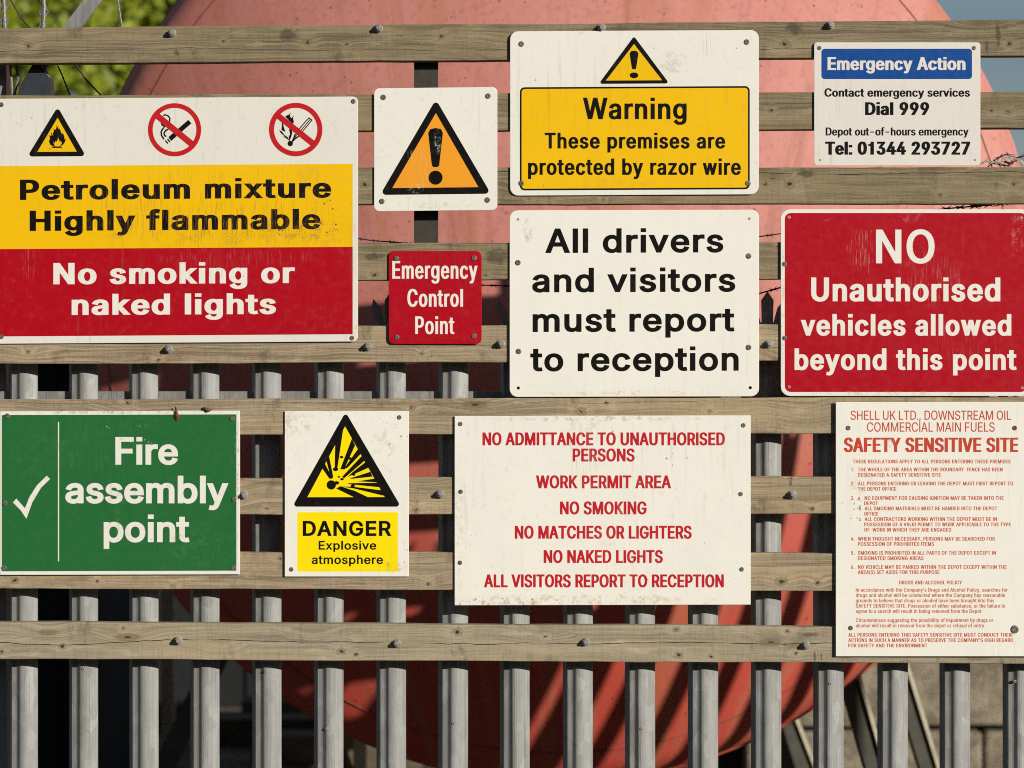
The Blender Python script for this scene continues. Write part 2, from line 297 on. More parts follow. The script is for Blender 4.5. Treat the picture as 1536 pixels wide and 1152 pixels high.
# ------------------------------------------------------------ lettering engine (outlines of a plain grotesque, fattened per use)
# outlines: character code, advance, then its contours as x, y, x, y ...
OUTLINES = [
(33, 392, [[135, 321, 126, 1017, 264, 1017, 255, 321], [196, -9, 161, -2, 131, 18, 111, 47, 104, 82, 111, 117, 131, 146, 161, 166, 196, 173, 231, 166, 260, 146, 280, 117, 287, 82, 280, 47, 260, 18, 231, -2]]),
(39, 413, [[156, 635, 141, 1017, 271, 1017, 257, 635]]),
(40, 546, [[178, 413, 184, 528, 201, 647, 228, 767, 263, 882, 305, 988, 353, 1078, 472, 1078, 423, 970, 382, 856, 348, 741, 323, 627, 308, 517, 302, 413, 307, 322, 321, 229, 344, 133, 376, 32, 419, -75, 472, -192, 353, -192, 277, -43, 223, 109, 189, 262]]),
(41, 546, [[74, -192, 129, -73, 172, 36, 204, 137, 226, 233, 239, 324, 244, 413, 239, 517, 223, 627, 198, 741, 165, 856, 123, 970, 74, 1078, 193, 1078, 241, 988, 283, 882, 319, 767, 346, 647, 362, 527, 368, 413, 357, 260, 323, 107, 268, -45, 193, -192]]),
(44, 376, [[75, -239, 135, 142, 274, 142, 169, -239]]),
(45, 906, [[674, 489, 674, 376, 228, 376, 228, 489]]),
(48, 906, [[453, -14, 348, 2, 260, 48, 189, 124, 138, 227, 106, 355, 96, 508, 106, 661, 138, 790, 190, 893, 261, 969, 349, 1016, 453, 1031, 558, 1016, 646, 969, 716, 893, 768, 790, 800, 661, 811, 508, 800, 355, 769, 227, 717, 124, 647, 48, 558, 2], [453, 99, 522, 111, 580, 147, 627, 207, 660, 287, 681, 388, 688, 508, 681, 629, 660, 730, 627, 811, 580, 870, 522, 907, 453, 919, 384, 907, 326, 870, 280, 811, 246, 730, 225, 629, 219, 508, 225, 388, 246, 287, 280, 207, 326, 147, 384, 111]]),
(50, 906, [[128, 0, 128, 95, 468, 457, 564, 565, 598, 610, 621, 653, 636, 697, 640, 743, 634, 794, 615, 837, 585, 872, 546, 898, 500, 914, 447, 919, 392, 913, 344, 895, 306, 866, 278, 827, 260, 779, 254, 724, 131, 724, 141, 810, 172, 885, 221, 946, 286, 992, 363, 1021, 450, 1031, 536, 1022, 612, 993, 675, 949, 722, 890, 752, 822, 762, 745, 757, 689, 742, 635, 714, 579, 672, 517, 534, 359, 305, 121, 305, 113, 778, 113, 778, 0]]),
(51, 906, [[436, -14, 347, -5, 265, 19, 195, 60, 140, 115, 103, 183, 87, 264, 219, 264, 230, 215, 253, 174, 287, 142, 330, 118, 381, 104, 437, 100, 497, 105, 550, 122, 595, 149, 629, 186, 651, 233, 658, 290, 652, 343, 632, 392, 598, 434, 549, 467, 484, 488, 402, 495, 313, 495, 313, 598, 576, 897, 576, 904, 139, 904, 139, 1017, 745, 1017, 745, 921, 423, 557, 423, 578, 527, 577, 617, 552, 689, 506, 742, 445, 775, 371, 786, 290, 775, 206, 741, 132, 687, 71, 617, 25, 533, -4]]),
(52, 906, [[79, 211, 79, 317, 494, 1017, 621, 1017, 217, 332, 217, 325, 826, 325, 826, 211], [563, 0, 563, 242, 563, 292, 563, 635, 686, 635, 686, 0]]),
(53, 906, [[442, -14, 356, -5, 280, 22, 216, 65, 166, 120, 133, 186, 119, 261, 244, 261, 254, 217, 276, 178, 307, 145, 347, 121, 392, 105, 442, 100, 501, 107, 552, 129, 596, 163, 628, 209, 649, 263, 656, 324, 648, 387, 627, 442, 594, 489, 549, 524, 496, 546, 436, 554, 385, 550, 335, 537, 290, 517, 256, 492, 135, 505, 192, 1017, 733, 1017, 733, 904, 301, 904, 268, 603, 272, 603, 310, 629, 355, 650, 406, 663, 459, 667, 526, 661, 588, 642, 643, 611, 690, 571, 729, 520, 758, 462, 776, 397, 782, 326, 771, 233, 738, 151, 686, 83, 617, 30, 535, -3]]),
(54, 906, [[453, -14, 363, -3, 284, 29, 219, 81, 169, 149, 138, 231, 127, 324, 135, 399, 159, 478, 204, 569, 274, 681, 505, 1017, 644, 1017, 302, 522, 291, 522, 308, 550, 330, 575, 358, 597, 391, 614, 429, 625, 470, 628, 557, 618, 632, 589, 693, 542, 739, 480, 768, 403, 778, 314, 767, 224, 735, 145, 685, 79, 620, 29, 542, -3], [453, 97, 509, 104, 557, 125, 598, 159, 629, 203, 648, 255, 655, 314, 648, 374, 629, 427, 598, 470, 557, 503, 509, 524, 453, 531, 397, 524, 348, 503, 307, 471, 276, 428, 256, 376, 250, 317, 256, 256, 276, 203, 307, 159, 348, 125, 397, 104]]),
(55, 906, [[194, 0, 647, 897, 647, 904, 124, 904, 124, 1017, 781, 1017, 781, 897, 330, 0]]),
(56, 906, [[453, -14, 356, -5, 271, 23, 201, 66, 148, 124, 115, 192, 104, 270, 110, 333, 130, 390, 161, 441, 202, 482, 251, 512, 305, 529, 305, 534, 238, 564, 185, 616, 152, 683, 141, 761, 151, 834, 181, 900, 229, 954, 292, 996, 367, 1022, 453, 1031, 537, 1022, 612, 996, 675, 954, 723, 900, 753, 834, 763, 761, 752, 684, 719, 616, 667, 564, 601, 534, 601, 529, 654, 512, 702, 482, 743, 441, 775, 390, 795, 333, 802, 270, 790, 192, 757, 124, 704, 66, 634, 23, 549, -5], [453, 98, 516, 104, 569, 121, 613, 147, 646, 183, 666, 227, 673, 277, 666, 331, 645, 377, 611, 416, 566, 446, 512, 464, 453, 470, 392, 464, 338, 446, 294, 416, 259, 377, 238, 331, 231, 277, 238, 227, 258, 183, 290, 147, 335, 121, 389, 104], [453, 579, 504, 584, 548, 601, 586, 626, 614, 661, 632, 703, 638, 751, 633, 799, 615, 840, 587, 874, 550, 899, 505, 915, 453, 920, 400, 915, 355, 899, 317, 874, 289, 840, 272, 799, 266, 751, 272, 703, 289, 661, 318, 626, 355, 601, 401, 584]]),
(57, 906, [[452, 1031, 542, 1020, 620, 988, 686, 937, 736, 869, 767, 787, 778, 694, 770, 619, 745, 539, 700, 448, 630, 337, 401, 0, 261, 0, 603, 495, 615, 495, 598, 467, 575, 442, 547, 420, 513, 404, 476, 393, 436, 389, 349, 399, 274, 428, 212, 475, 166, 538, 137, 614, 127, 703, 138, 793, 169, 873, 219, 939, 285, 989, 364, 1020], [452, 920, 397, 913, 348, 892, 307, 859, 277, 815, 257, 762, 251, 703, 257, 643, 277, 591, 307, 547, 348, 515, 397, 494, 452, 487, 508, 494, 557, 514, 598, 547, 629, 590, 648, 642, 655, 701, 648, 761, 629, 814, 598, 858, 558, 892, 508, 913]]),
(65, 960, [[33, 0, 403, 1017, 552, 1017, 926, 0, 790, 0, 574, 605, 528, 744, 464, 957, 490, 957, 426, 742, 381, 605, 170, 0], [220, 284, 220, 397, 740, 397, 740, 284]]),
(66, 912, [[120, 0, 120, 1017, 482, 1017, 579, 1008, 658, 981, 718, 939, 762, 884, 788, 819, 796, 748, 790, 688, 773, 640, 747, 602, 713, 572, 673, 549, 630, 533, 630, 524, 678, 514, 726, 491, 770, 455, 805, 406, 828, 346, 836, 272, 827, 199, 800, 133, 755, 78, 689, 36, 602, 9, 493, 0], [249, 114, 490, 114, 591, 125, 660, 159, 698, 211, 711, 273, 704, 323, 685, 368, 653, 406, 611, 436, 559, 455, 496, 462, 249, 462], [249, 571, 476, 571, 529, 576, 576, 592, 616, 618, 646, 653, 666, 695, 672, 744, 660, 806, 625, 858, 565, 892, 480, 903, 249, 903]]),
(67, 1020, [[535, -14, 410, 2, 300, 50, 209, 127, 139, 230, 95, 358, 81, 508, 95, 658, 139, 786, 209, 890, 300, 967, 410, 1015, 535, 1031, 610, 1025, 680, 1009, 746, 981, 804, 942, 854, 894, 896, 837, 926, 771, 946, 696, 817, 696, 801, 746, 779, 789, 750, 826, 715, 857, 675, 881, 631, 898, 584, 908, 535, 912, 446, 900, 367, 864, 301, 807, 250, 728, 218, 628, 207, 508, 218, 389, 250, 289, 301, 210, 368, 153, 446, 118, 535, 106, 584, 109, 631, 120, 675, 137, 715, 161, 750, 192, 779, 229, 801, 272, 817, 321, 946, 321, 927, 247, 896, 181, 855, 124, 805, 76, 746, 37, 681, 9, 610, -8]]),
(68, 1005, [[438, 0, 192, 0, 192, 114, 429, 114, 543, 126, 636, 161, 707, 219, 758, 298, 788, 396, 798, 511, 788, 624, 758, 721, 709, 799, 639, 856, 550, 892, 442, 903, 186, 903, 186, 1017, 451, 1017, 589, 1002, 705, 957, 770, 910, 824, 852, 867, 782, 909, 657, 923, 511, 909, 363, 867, 237, 823, 167, 768, 108, 701, 61, 581, 15], [249, 1017, 249, 0, 120, 0, 120, 1017]]),
(69, 837, [[120, 0, 120, 1017, 745, 1017, 745, 903, 249, 903, 249, 572, 711, 572, 711, 457, 249, 457, 249, 114, 750, 114, 750, 0]]),
(70, 820, [[120, 0, 120, 1017, 738, 1017, 738, 903, 249, 903, 249, 557, 692, 557, 692, 442, 249, 442, 249, 0]]),
(71, 1041, [[537, -14, 410, 2, 299, 50, 207, 127, 138, 231, 95, 359, 81, 508, 95, 658, 138, 786, 207, 890, 298, 967, 407, 1015, 530, 1031, 608, 1025, 681, 1007, 747, 978, 806, 939, 857, 890, 898, 833, 929, 768, 948, 697, 816, 697, 798, 744, 774, 786, 746, 823, 712, 854, 674, 879, 631, 897, 583, 908, 531, 912, 444, 900, 366, 865, 301, 807, 250, 728, 218, 628, 207, 508, 218, 389, 250, 290, 301, 211, 368, 153, 448, 118, 537, 106, 618, 115, 689, 142, 748, 187, 792, 247, 820, 320, 830, 405, 869, 398, 565, 398, 565, 511, 956, 511, 956, 400, 942, 283, 902, 182, 837, 99, 753, 38, 652, -1]]),
(72, 1034, [[120, 0, 120, 1017, 249, 1017, 249, 578, 785, 578, 785, 1017, 914, 1017, 914, 0, 785, 0, 785, 464, 249, 464, 249, 0]]),
(74, 793, [[370, -14, 286, -5, 213, 22, 151, 66, 104, 126, 76, 201, 66, 291, 66, 346, 195, 346, 195, 291, 207, 209, 243, 149, 299, 112, 370, 100, 440, 112, 496, 149, 532, 209, 544, 291, 544, 1017, 673, 1017, 673, 291, 663, 201, 635, 126, 588, 66, 527, 22, 454, -5]]),
(75, 934, [[209, 291, 209, 432, 278, 522, 349, 607, 423, 688, 727, 1017, 897, 1017, 462, 552, 455, 552], [120, 0, 120, 1017, 249, 1017, 249, 668, 248, 450, 249, 386, 249, 0], [744, 0, 376, 518, 456, 619, 897, 0]]),
(76, 786, [[120, 0, 120, 1017, 249, 1017, 249, 114, 722, 114, 722, 0]]),
(77, 1257, [[120, 0, 120, 1017, 303, 1017, 554, 374, 575, 318, 598, 245, 623, 168, 643, 98, 615, 98, 636, 165, 660, 242, 684, 316, 705, 374, 953, 1017, 1136, 1017, 1136, 0, 1009, 0, 1009, 582, 1009, 654, 1010, 737, 1012, 826, 1014, 914, 1026, 914, 995, 819, 964, 726, 935, 644, 912, 582, 684, 0, 572, 0, 341, 582, 318, 642, 290, 722, 258, 815, 224, 914, 238, 914, 240, 832, 242, 743, 243, 657, 244, 582, 244, 0]]),
(78, 1047, [[120, 0, 120, 1017, 272, 1017, 686, 365, 726, 301, 775, 213, 828, 110, 810, 107, 801, 216, 798, 314, 798, 390, 798, 1017, 927, 1017, 927, 0, 774, 0, 404, 580, 355, 661, 296, 762, 215, 904, 238, 907, 244, 767, 249, 656, 250, 582, 250, 0]]),
(79, 1067, [[534, -14, 410, 2, 301, 50, 209, 127, 140, 230, 95, 358, 81, 508, 95, 658, 140, 786, 209, 890, 301, 967, 410, 1015, 534, 1031, 658, 1015, 767, 967, 858, 890, 928, 786, 971, 658, 986, 508, 971, 358, 928, 230, 858, 127, 767, 50, 658, 2], [534, 106, 621, 117, 699, 152, 765, 209, 817, 288, 849, 388, 860, 508, 849, 629, 817, 729, 765, 808, 699, 865, 621, 900, 534, 912, 447, 900, 368, 865, 302, 808, 251, 729, 218, 628, 207, 508, 218, 388, 251, 288, 302, 210, 368, 152, 447, 117]]),
(80, 889, [[120, 0, 120, 1017, 470, 1017, 578, 1007, 665, 975, 732, 925, 779, 859, 808, 782, 817, 695, 808, 609, 779, 531, 732, 465, 665, 414, 578, 382, 470, 371, 219, 371, 219, 485, 465, 485, 537, 492, 594, 512, 637, 545, 666, 587, 683, 638, 689, 695, 683, 752, 666, 803, 637, 845, 594, 877, 537, 897, 464, 904, 249, 904, 249, 0]]),
(81, 1067, [[490, 318, 625, 318, 739, 169, 767, 130, 937, -96, 802, -96, 691, 53, 662, 91], [534, -14, 410, 2, 301, 50, 209, 127, 140, 230, 95, 358, 81, 508, 95, 658, 140, 786, 209, 890, 301, 967, 410, 1015, 534, 1031, 658, 1015, 767, 967, 858, 890, 928, 786, 971, 658, 986, 508, 971, 358, 928, 230, 858, 127, 767, 50, 658, 2], [534, 106, 621, 117, 699, 152, 765, 209, 817, 288, 849, 388, 860, 508, 849, 629, 817, 729, 765, 808, 699, 865, 621, 900, 534, 912, 447, 900, 368, 865, 302, 808, 251, 729, 218, 628, 207, 508, 218, 388, 251, 288, 302, 210, 368, 152, 447, 117]]),
(82, 898, [[120, 0, 120, 1017, 472, 1017, 579, 1007, 666, 977, 733, 929, 781, 866, 809, 790, 819, 704, 809, 618, 781, 543, 733, 481, 666, 434, 579, 405, 472, 395, 193, 395, 193, 510, 467, 510, 539, 516, 595, 534, 638, 562, 667, 601, 685, 649, 690, 704, 685, 761, 667, 809, 638, 849, 595, 879, 538, 898, 466, 904, 249, 904, 249, 0], [706, 0, 460, 458, 606, 458, 856, 0]]),
(83, 893, [[447, -18, 344, -9, 255, 18, 182, 62, 128, 120, 92, 191, 76, 273, 209, 273, 221, 219, 247, 175, 285, 142, 333, 117, 388, 103, 447, 98, 513, 104, 572, 121, 621, 147, 659, 184, 683, 228, 691, 279, 684, 323, 664, 358, 632, 386, 592, 409, 490, 445, 367, 479, 255, 521, 172, 578, 134, 626, 111, 681, 104, 745, 115, 826, 150, 896, 204, 953, 275, 996, 360, 1022, 454, 1031, 549, 1022, 632, 995, 701, 953, 754, 897, 788, 831, 802, 756, 675, 756, 653, 824, 604, 875, 535, 906, 450, 917, 388, 912, 335, 896, 290, 870, 257, 836, 237, 796, 230, 751, 238, 704, 262, 667, 297, 638, 339, 616, 425, 587, 529, 559, 623, 527, 672, 504, 717, 475, 757, 439, 789, 395, 810, 341, 817, 277, 806, 198, 773, 127, 720, 67, 647, 21, 555, -8]]),
(84, 897, [[64, 903, 64, 1017, 834, 1017, 834, 903, 513, 903, 513, 0, 385, 0, 385, 903]]),
(85, 1035, [[518, -16, 405, -5, 308, 31, 229, 87, 169, 160, 132, 247, 120, 346, 120, 1017, 249, 1017, 249, 356, 257, 287, 281, 226, 321, 175, 374, 136, 440, 111, 518, 103, 596, 111, 661, 136, 714, 175, 753, 226, 777, 287, 785, 356, 785, 1017, 914, 1017, 914, 346, 902, 247, 865, 160, 806, 87, 727, 31, 630, -5]]),
(86, 960, [[408, 0, 33, 1017, 169, 1017, 384, 412, 431, 275, 496, 61, 469, 61, 534, 276, 579, 412, 789, 1017, 926, 1017, 556, 0]]),
(87, 1373, [[310, 0, 33, 1017, 165, 1017, 326, 392, 351, 291, 374, 187, 394, 79, 378, 79, 399, 187, 423, 291, 448, 392, 612, 1017, 759, 1017, 923, 392, 949, 291, 972, 187, 994, 79, 976, 79, 998, 187, 1021, 291, 1045, 392, 1207, 1017, 1339, 1017, 1060, 0, 911, 0, 735, 646, 703, 783, 672, 950, 699, 950, 670, 789, 636, 646, 461, 0]]),
(88, 949, [[36, 0, 434, 569, 434, 473, 59, 1017, 208, 1017, 356, 801, 408, 722, 447, 658, 487, 584, 464, 584, 504, 657, 544, 722, 597, 801, 747, 1017, 892, 1017, 518, 478, 518, 574, 912, 0, 763, 0, 584, 259, 537, 330, 499, 391, 461, 462, 489, 462, 451, 393, 412, 332, 363, 259, 183, 0]]),
(89, 944, [[407, 0, 407, 417, 33, 1017, 182, 1017, 384, 689, 445, 584, 499, 461, 447, 461, 502, 586, 561, 689, 762, 1017, 910, 1017, 536, 417, 536, 0]]),
(97, 779, [[320, -17, 251, -10, 189, 10, 136, 43, 95, 89, 69, 147, 61, 216, 67, 275, 86, 322, 116, 358, 155, 386, 200, 407, 251, 421, 356, 440, 467, 453, 505, 460, 531, 470, 546, 485, 551, 509, 551, 513, 547, 557, 533, 593, 511, 622, 480, 644, 440, 657, 391, 662, 341, 657, 298, 645, 263, 625, 235, 602, 214, 575, 200, 548, 82, 582, 114, 644, 157, 692, 209, 727, 266, 751, 327, 764, 388, 769, 478, 759, 526, 744, 572, 721, 612, 687, 645, 640, 666, 580, 673, 503, 673, 0, 553, 0, 553, 104, 545, 104, 504, 49, 472, 23, 431, 2, 380, -12], [341, 91, 404, 97, 456, 117, 497, 148, 527, 186, 545, 230, 551, 276, 551, 380, 519, 364, 463, 352, 400, 342, 351, 336, 269, 317, 234, 301, 207, 279, 189, 249, 184, 210, 189, 174, 204, 144, 228, 121, 259, 104, 298, 94]]),
(98, 849, [[459, -16, 396, -10, 345, 8, 305, 33, 276, 62, 236, 117, 224, 117, 224, 0, 105, 0, 105, 1017, 227, 1017, 227, 638, 236, 638, 275, 691, 304, 720, 343, 745, 393, 763, 458, 769, 548, 757, 626, 721, 691, 663, 740, 585, 770, 489, 780, 378, 770, 265, 740, 169, 691, 91, 626, 32, 548, -4], [440, 94, 505, 103, 559, 131, 601, 175, 632, 233, 650, 302, 656, 379, 650, 455, 632, 522, 602, 579, 560, 623, 506, 650, 440, 660, 376, 651, 322, 624, 280, 582, 250, 526, 231, 458, 225, 379, 232, 299, 250, 230, 281, 173, 323, 130, 377, 103]]),
(99, 792, [[414, -16, 318, -4, 234, 33, 164, 92, 112, 170, 79, 265, 68, 375, 79, 486, 112, 582, 164, 661, 234, 720, 318, 757, 414, 769, 469, 765, 520, 754, 567, 736, 610, 712, 648, 681, 680, 644, 705, 601, 723, 554, 606, 524, 581, 578, 540, 621, 484, 650, 414, 660, 346, 650, 290, 620, 247, 575, 217, 517, 199, 449, 193, 375, 199, 302, 217, 235, 247, 177, 290, 132, 346, 103, 414, 93, 485, 103, 541, 132, 583, 177, 608, 234, 726, 205, 708, 156, 682, 112, 650, 75, 612, 43, 569, 17, 521, -1, 470, -13]]),
(100, 849, [[391, -16, 301, -4, 223, 32, 158, 91, 109, 169, 79, 265, 68, 378, 79, 489, 110, 585, 159, 663, 224, 721, 302, 757, 391, 769, 455, 763, 506, 745, 545, 720, 575, 691, 612, 638, 621, 638, 621, 1017, 744, 1017, 744, 0, 625, 0, 625, 117, 613, 117, 574, 62, 544, 33, 505, 8, 454, -10], [409, 94, 473, 103, 526, 130, 568, 173, 599, 230, 617, 299, 623, 379, 617, 458, 599, 526, 569, 582, 527, 624, 473, 651, 409, 660, 343, 650, 289, 623, 247, 579, 217, 522, 199, 455, 193, 379, 199, 302, 217, 233, 248, 175, 290, 131, 344, 103]]),
(101, 808, [[424, -16, 321, -4, 234, 33, 163, 92, 111, 170, 79, 265, 68, 374, 79, 483, 111, 579, 162, 659, 230, 719, 314, 756, 410, 769, 472, 764, 532, 748, 588, 721, 638, 682, 681, 630, 714, 564, 735, 483, 742, 388, 742, 339, 150, 339, 150, 442, 676, 442, 619, 404, 613, 475, 595, 537, 566, 589, 525, 628, 473, 652, 410, 660, 346, 652, 293, 627, 249, 588, 218, 539, 198, 483, 192, 422, 192, 355, 199, 277, 221, 212, 256, 161, 302, 123, 359, 100, 425, 92, 468, 96, 507, 105, 542, 122, 571, 145, 594, 175, 611, 211, 730, 182, 706, 126, 670, 79, 623, 39, 565, 9, 499, -10]]),
(102, 507, [[456, 759, 456, 654, 13, 654, 13, 759], [161, 0, 161, 863, 169, 923, 191, 972, 226, 1010, 270, 1038, 321, 1054, 375, 1060, 445, 1054, 485, 1042, 455, 937, 430, 944, 389, 948, 341, 941, 309, 920, 290, 885, 283, 837, 283, 0]]),
(103, 850, [[414, -301, 335, -296, 268, -279, 211, -254, 165, -220, 128, -181, 101, -139, 203, -81, 243, -132, 272, -156, 309, -177, 355, -190, 414, -195, 498, -184, 564, -150, 597, -115, 616, -69, 623, -12, 623, 137, 612, 137, 573, 83, 544, 55, 505, 31, 454, 15, 390, 10, 303, 20, 225, 53, 160, 107, 110, 180, 79, 272, 68, 382, 79, 492, 110, 587, 159, 664, 225, 721, 303, 757, 392, 769, 456, 763, 507, 746, 546, 721, 576, 692, 615, 638, 626, 638, 626, 759, 745, 759, 745, -18, 734, -108, 701, -180, 649, -234, 581, -272, 502, -294], [410, 118, 474, 126, 527, 150, 569, 189, 600, 242, 619, 308, 625, 385, 619, 461, 600, 528, 570, 583, 528, 624, 474, 651, 410, 660, 344, 650, 290, 623, 248, 580, 217, 525, 199, 459, 193, 385, 199, 310, 217, 245, 248, 192, 291, 152, 345, 126]]),
(104, 820, [[227, 453, 227, 0, 105, 0, 105, 1017, 227, 1017, 227, 575, 205, 575, 247, 664, 304, 724, 374, 758, 455, 769, 527, 761, 590, 737, 642, 697, 681, 642, 706, 569, 714, 481, 714, 0, 592, 0, 592, 470, 580, 549, 546, 609, 491, 646, 420, 658, 368, 652, 322, 635, 283, 606, 253, 565, 234, 515]]),
(105, 333, [[105, 0, 105, 759, 227, 759, 227, 0], [167, 886, 135, 892, 108, 909, 89, 935, 83, 966, 89, 998, 108, 1024, 135, 1042, 167, 1047, 200, 1042, 228, 1024, 246, 998, 253, 966, 246, 935, 228, 909, 200, 892]]),
(107, 762, [[220, 273, 220, 423, 241, 423, 569, 759, 720, 759, 368, 399, 354, 399], [105, 0, 105, 1017, 227, 1017, 227, 0], [588, 0, 296, 371, 382, 457, 744, 0]]),
(109, 1220, [[105, 0, 105, 759, 224, 759, 225, 591, 215, 591, 235, 646, 265, 692, 302, 727, 344, 752, 390, 767, 438, 772, 514, 760, 575, 721, 618, 663, 642, 589, 625, 589, 644, 642, 674, 686, 714, 723, 761, 750, 815, 767, 873, 772, 937, 765, 994, 744, 1043, 708, 1081, 657, 1106, 591, 1114, 510, 1114, 0, 991, 0, 991, 507, 980, 578, 945, 625, 895, 652, 837, 661, 789, 656, 748, 639, 715, 614, 691, 580, 676, 540, 671, 494, 671, 0, 548, 0, 548, 520, 538, 577, 506, 622, 458, 651, 399, 661, 356, 656, 315, 640, 280, 614, 252, 578, 233, 532, 227, 476, 227, 0]]),
(110, 820, [[227, 453, 227, 0, 105, 0, 105, 759, 223, 759, 224, 575, 205, 575, 247, 664, 304, 724, 374, 758, 455, 769, 527, 761, 590, 737, 642, 697, 681, 642, 706, 569, 714, 481, 714, 0, 592, 0, 592, 470, 580, 549, 546, 609, 491, 646, 420, 658, 368, 652, 322, 635, 283, 606, 253, 565, 234, 515]]),
(111, 830, [[414, -16, 318, -4, 234, 33, 164, 92, 112, 170, 79, 265, 68, 375, 79, 486, 112, 582, 164, 661, 234, 720, 318, 757, 414, 769, 512, 757, 597, 720, 667, 661, 719, 582, 751, 486, 762, 375, 751, 265, 719, 170, 667, 92, 597, 33, 512, -4], [414, 93, 484, 103, 540, 132, 584, 177, 614, 235, 632, 302, 638, 375, 632, 448, 614, 516, 584, 575, 540, 620, 484, 650, 414, 660, 346, 650, 290, 620, 247, 575, 217, 517, 199, 449, 193, 375, 199, 302, 217, 235, 247, 177, 290, 132, 346, 103]]),
(112, 849, [[105, -285, 105, 759, 224, 759, 224, 638, 236, 638, 274, 691, 304, 720, 343, 745, 393, 763, 458, 769, 548, 757, 626, 721, 691, 663, 740, 585, 770, 489, 780, 378, 770, 265, 740, 169, 691, 91, 626, 32, 548, -4, 459, -16, 396, -10, 345, 8, 306, 33, 276, 62, 236, 117, 227, 117, 227, -285], [440, 94, 505, 103, 559, 131, 601, 175, 632, 233, 650, 302, 656, 379, 650, 455, 632, 522, 602, 579, 560, 623, 506, 650, 440, 660, 376, 651, 322, 624, 280, 582, 250, 526, 231, 458, 225, 379, 232, 299, 250, 230, 281, 173, 323, 130, 377, 103]]),
(114, 518, [[105, 0, 105, 759, 223, 759, 223, 642, 231, 642, 260, 694, 305, 734, 362, 761, 426, 770, 459, 769, 487, 767, 487, 645, 460, 649, 414, 651, 363, 646, 318, 629, 280, 603, 252, 567, 233, 524, 227, 474, 227, 0]]),
(115, 730, [[364, -16, 290, -11, 224, 7, 169, 36, 124, 76, 91, 127, 71, 188, 188, 213, 210, 159, 248, 121, 300, 98, 363, 91, 434, 99, 489, 125, 524, 162, 536, 206, 529, 242, 508, 271, 473, 294, 424, 310, 298, 340, 208, 371, 144, 416, 106, 475, 94, 548, 103, 609, 130, 663, 173, 707, 230, 741, 298, 762, 374, 769, 446, 763, 508, 745, 558, 716, 598, 678, 628, 632, 648, 580, 536, 554, 516, 595, 485, 631, 439, 657, 375, 665, 312, 657, 262, 634, 228, 598, 217, 554, 225, 516, 248, 487, 287, 464, 343, 446, 459, 419, 549, 387, 612, 343, 650, 285, 662, 213, 653, 150, 625, 94, 580, 48, 520, 13, 447, -9]]),
(116, 455, [[408, 759, 408, 654, 13, 654, 13, 759], [130, 942, 252, 942, 252, 195, 257, 152, 272, 123, 299, 105, 341, 100, 370, 102, 404, 107, 426, 3, 384, -5, 337, -8, 249, 5, 184, 43, 143, 104, 130, 186]]),
(117, 820, [[365, -10, 293, -2, 230, 22, 178, 61, 138, 117, 113, 190, 105, 278, 105, 759, 227, 759, 227, 288, 239, 209, 274, 150, 329, 113, 400, 100, 452, 106, 498, 124, 537, 153, 567, 194, 586, 245, 592, 305, 592, 759, 714, 759, 714, 0, 596, 0, 596, 184, 615, 184, 572, 93, 514, 34, 444, 1]]),
(118, 779, [[325, 0, 35, 759, 169, 759, 330, 310, 374, 174, 411, 42, 368, 42, 406, 174, 448, 310, 610, 759, 743, 759, 453, 0]]),
(119, 1134, [[275, 0, 45, 759, 174, 759, 267, 427, 308, 273, 350, 83, 330, 83, 371, 269, 412, 427, 504, 759, 633, 759, 723, 427, 763, 271, 804, 83, 783, 83, 826, 270, 867, 427, 960, 759, 1089, 759, 859, 0, 737, 0, 638, 343, 609, 450, 581, 561, 553, 675, 581, 675, 553, 561, 525, 449, 496, 343, 397, 0]]),
(120, 757, [[42, 0, 343, 436, 342, 342, 57, 759, 200, 759, 295, 611, 358, 507, 414, 412, 351, 412, 405, 507, 466, 611, 563, 759, 703, 759, 417, 337, 417, 428, 716, 0, 574, 0, 462, 171, 400, 272, 346, 363, 409, 363, 357, 272, 296, 171, 183, 0]]),
(121, 779, [[95, -277, 123, -171, 143, -175, 177, -180, 208, -178, 235, -168, 260, -148, 282, -116, 301, -71, 325, -3, 35, 759, 169, 759, 330, 310, 374, 173, 411, 42, 367, 42, 405, 174, 448, 310, 610, 759, 743, 759, 408, -116, 383, -170, 353, -214, 318, -248, 279, -271, 234, -286, 183, -290, 129, -286]]),
(122, 761, [[83, 0, 83, 91, 508, 639, 508, 646, 96, 646, 96, 759, 665, 759, 665, 662, 252, 120, 252, 113, 677, 113, 677, 0]]),
(32, 375, []),
]

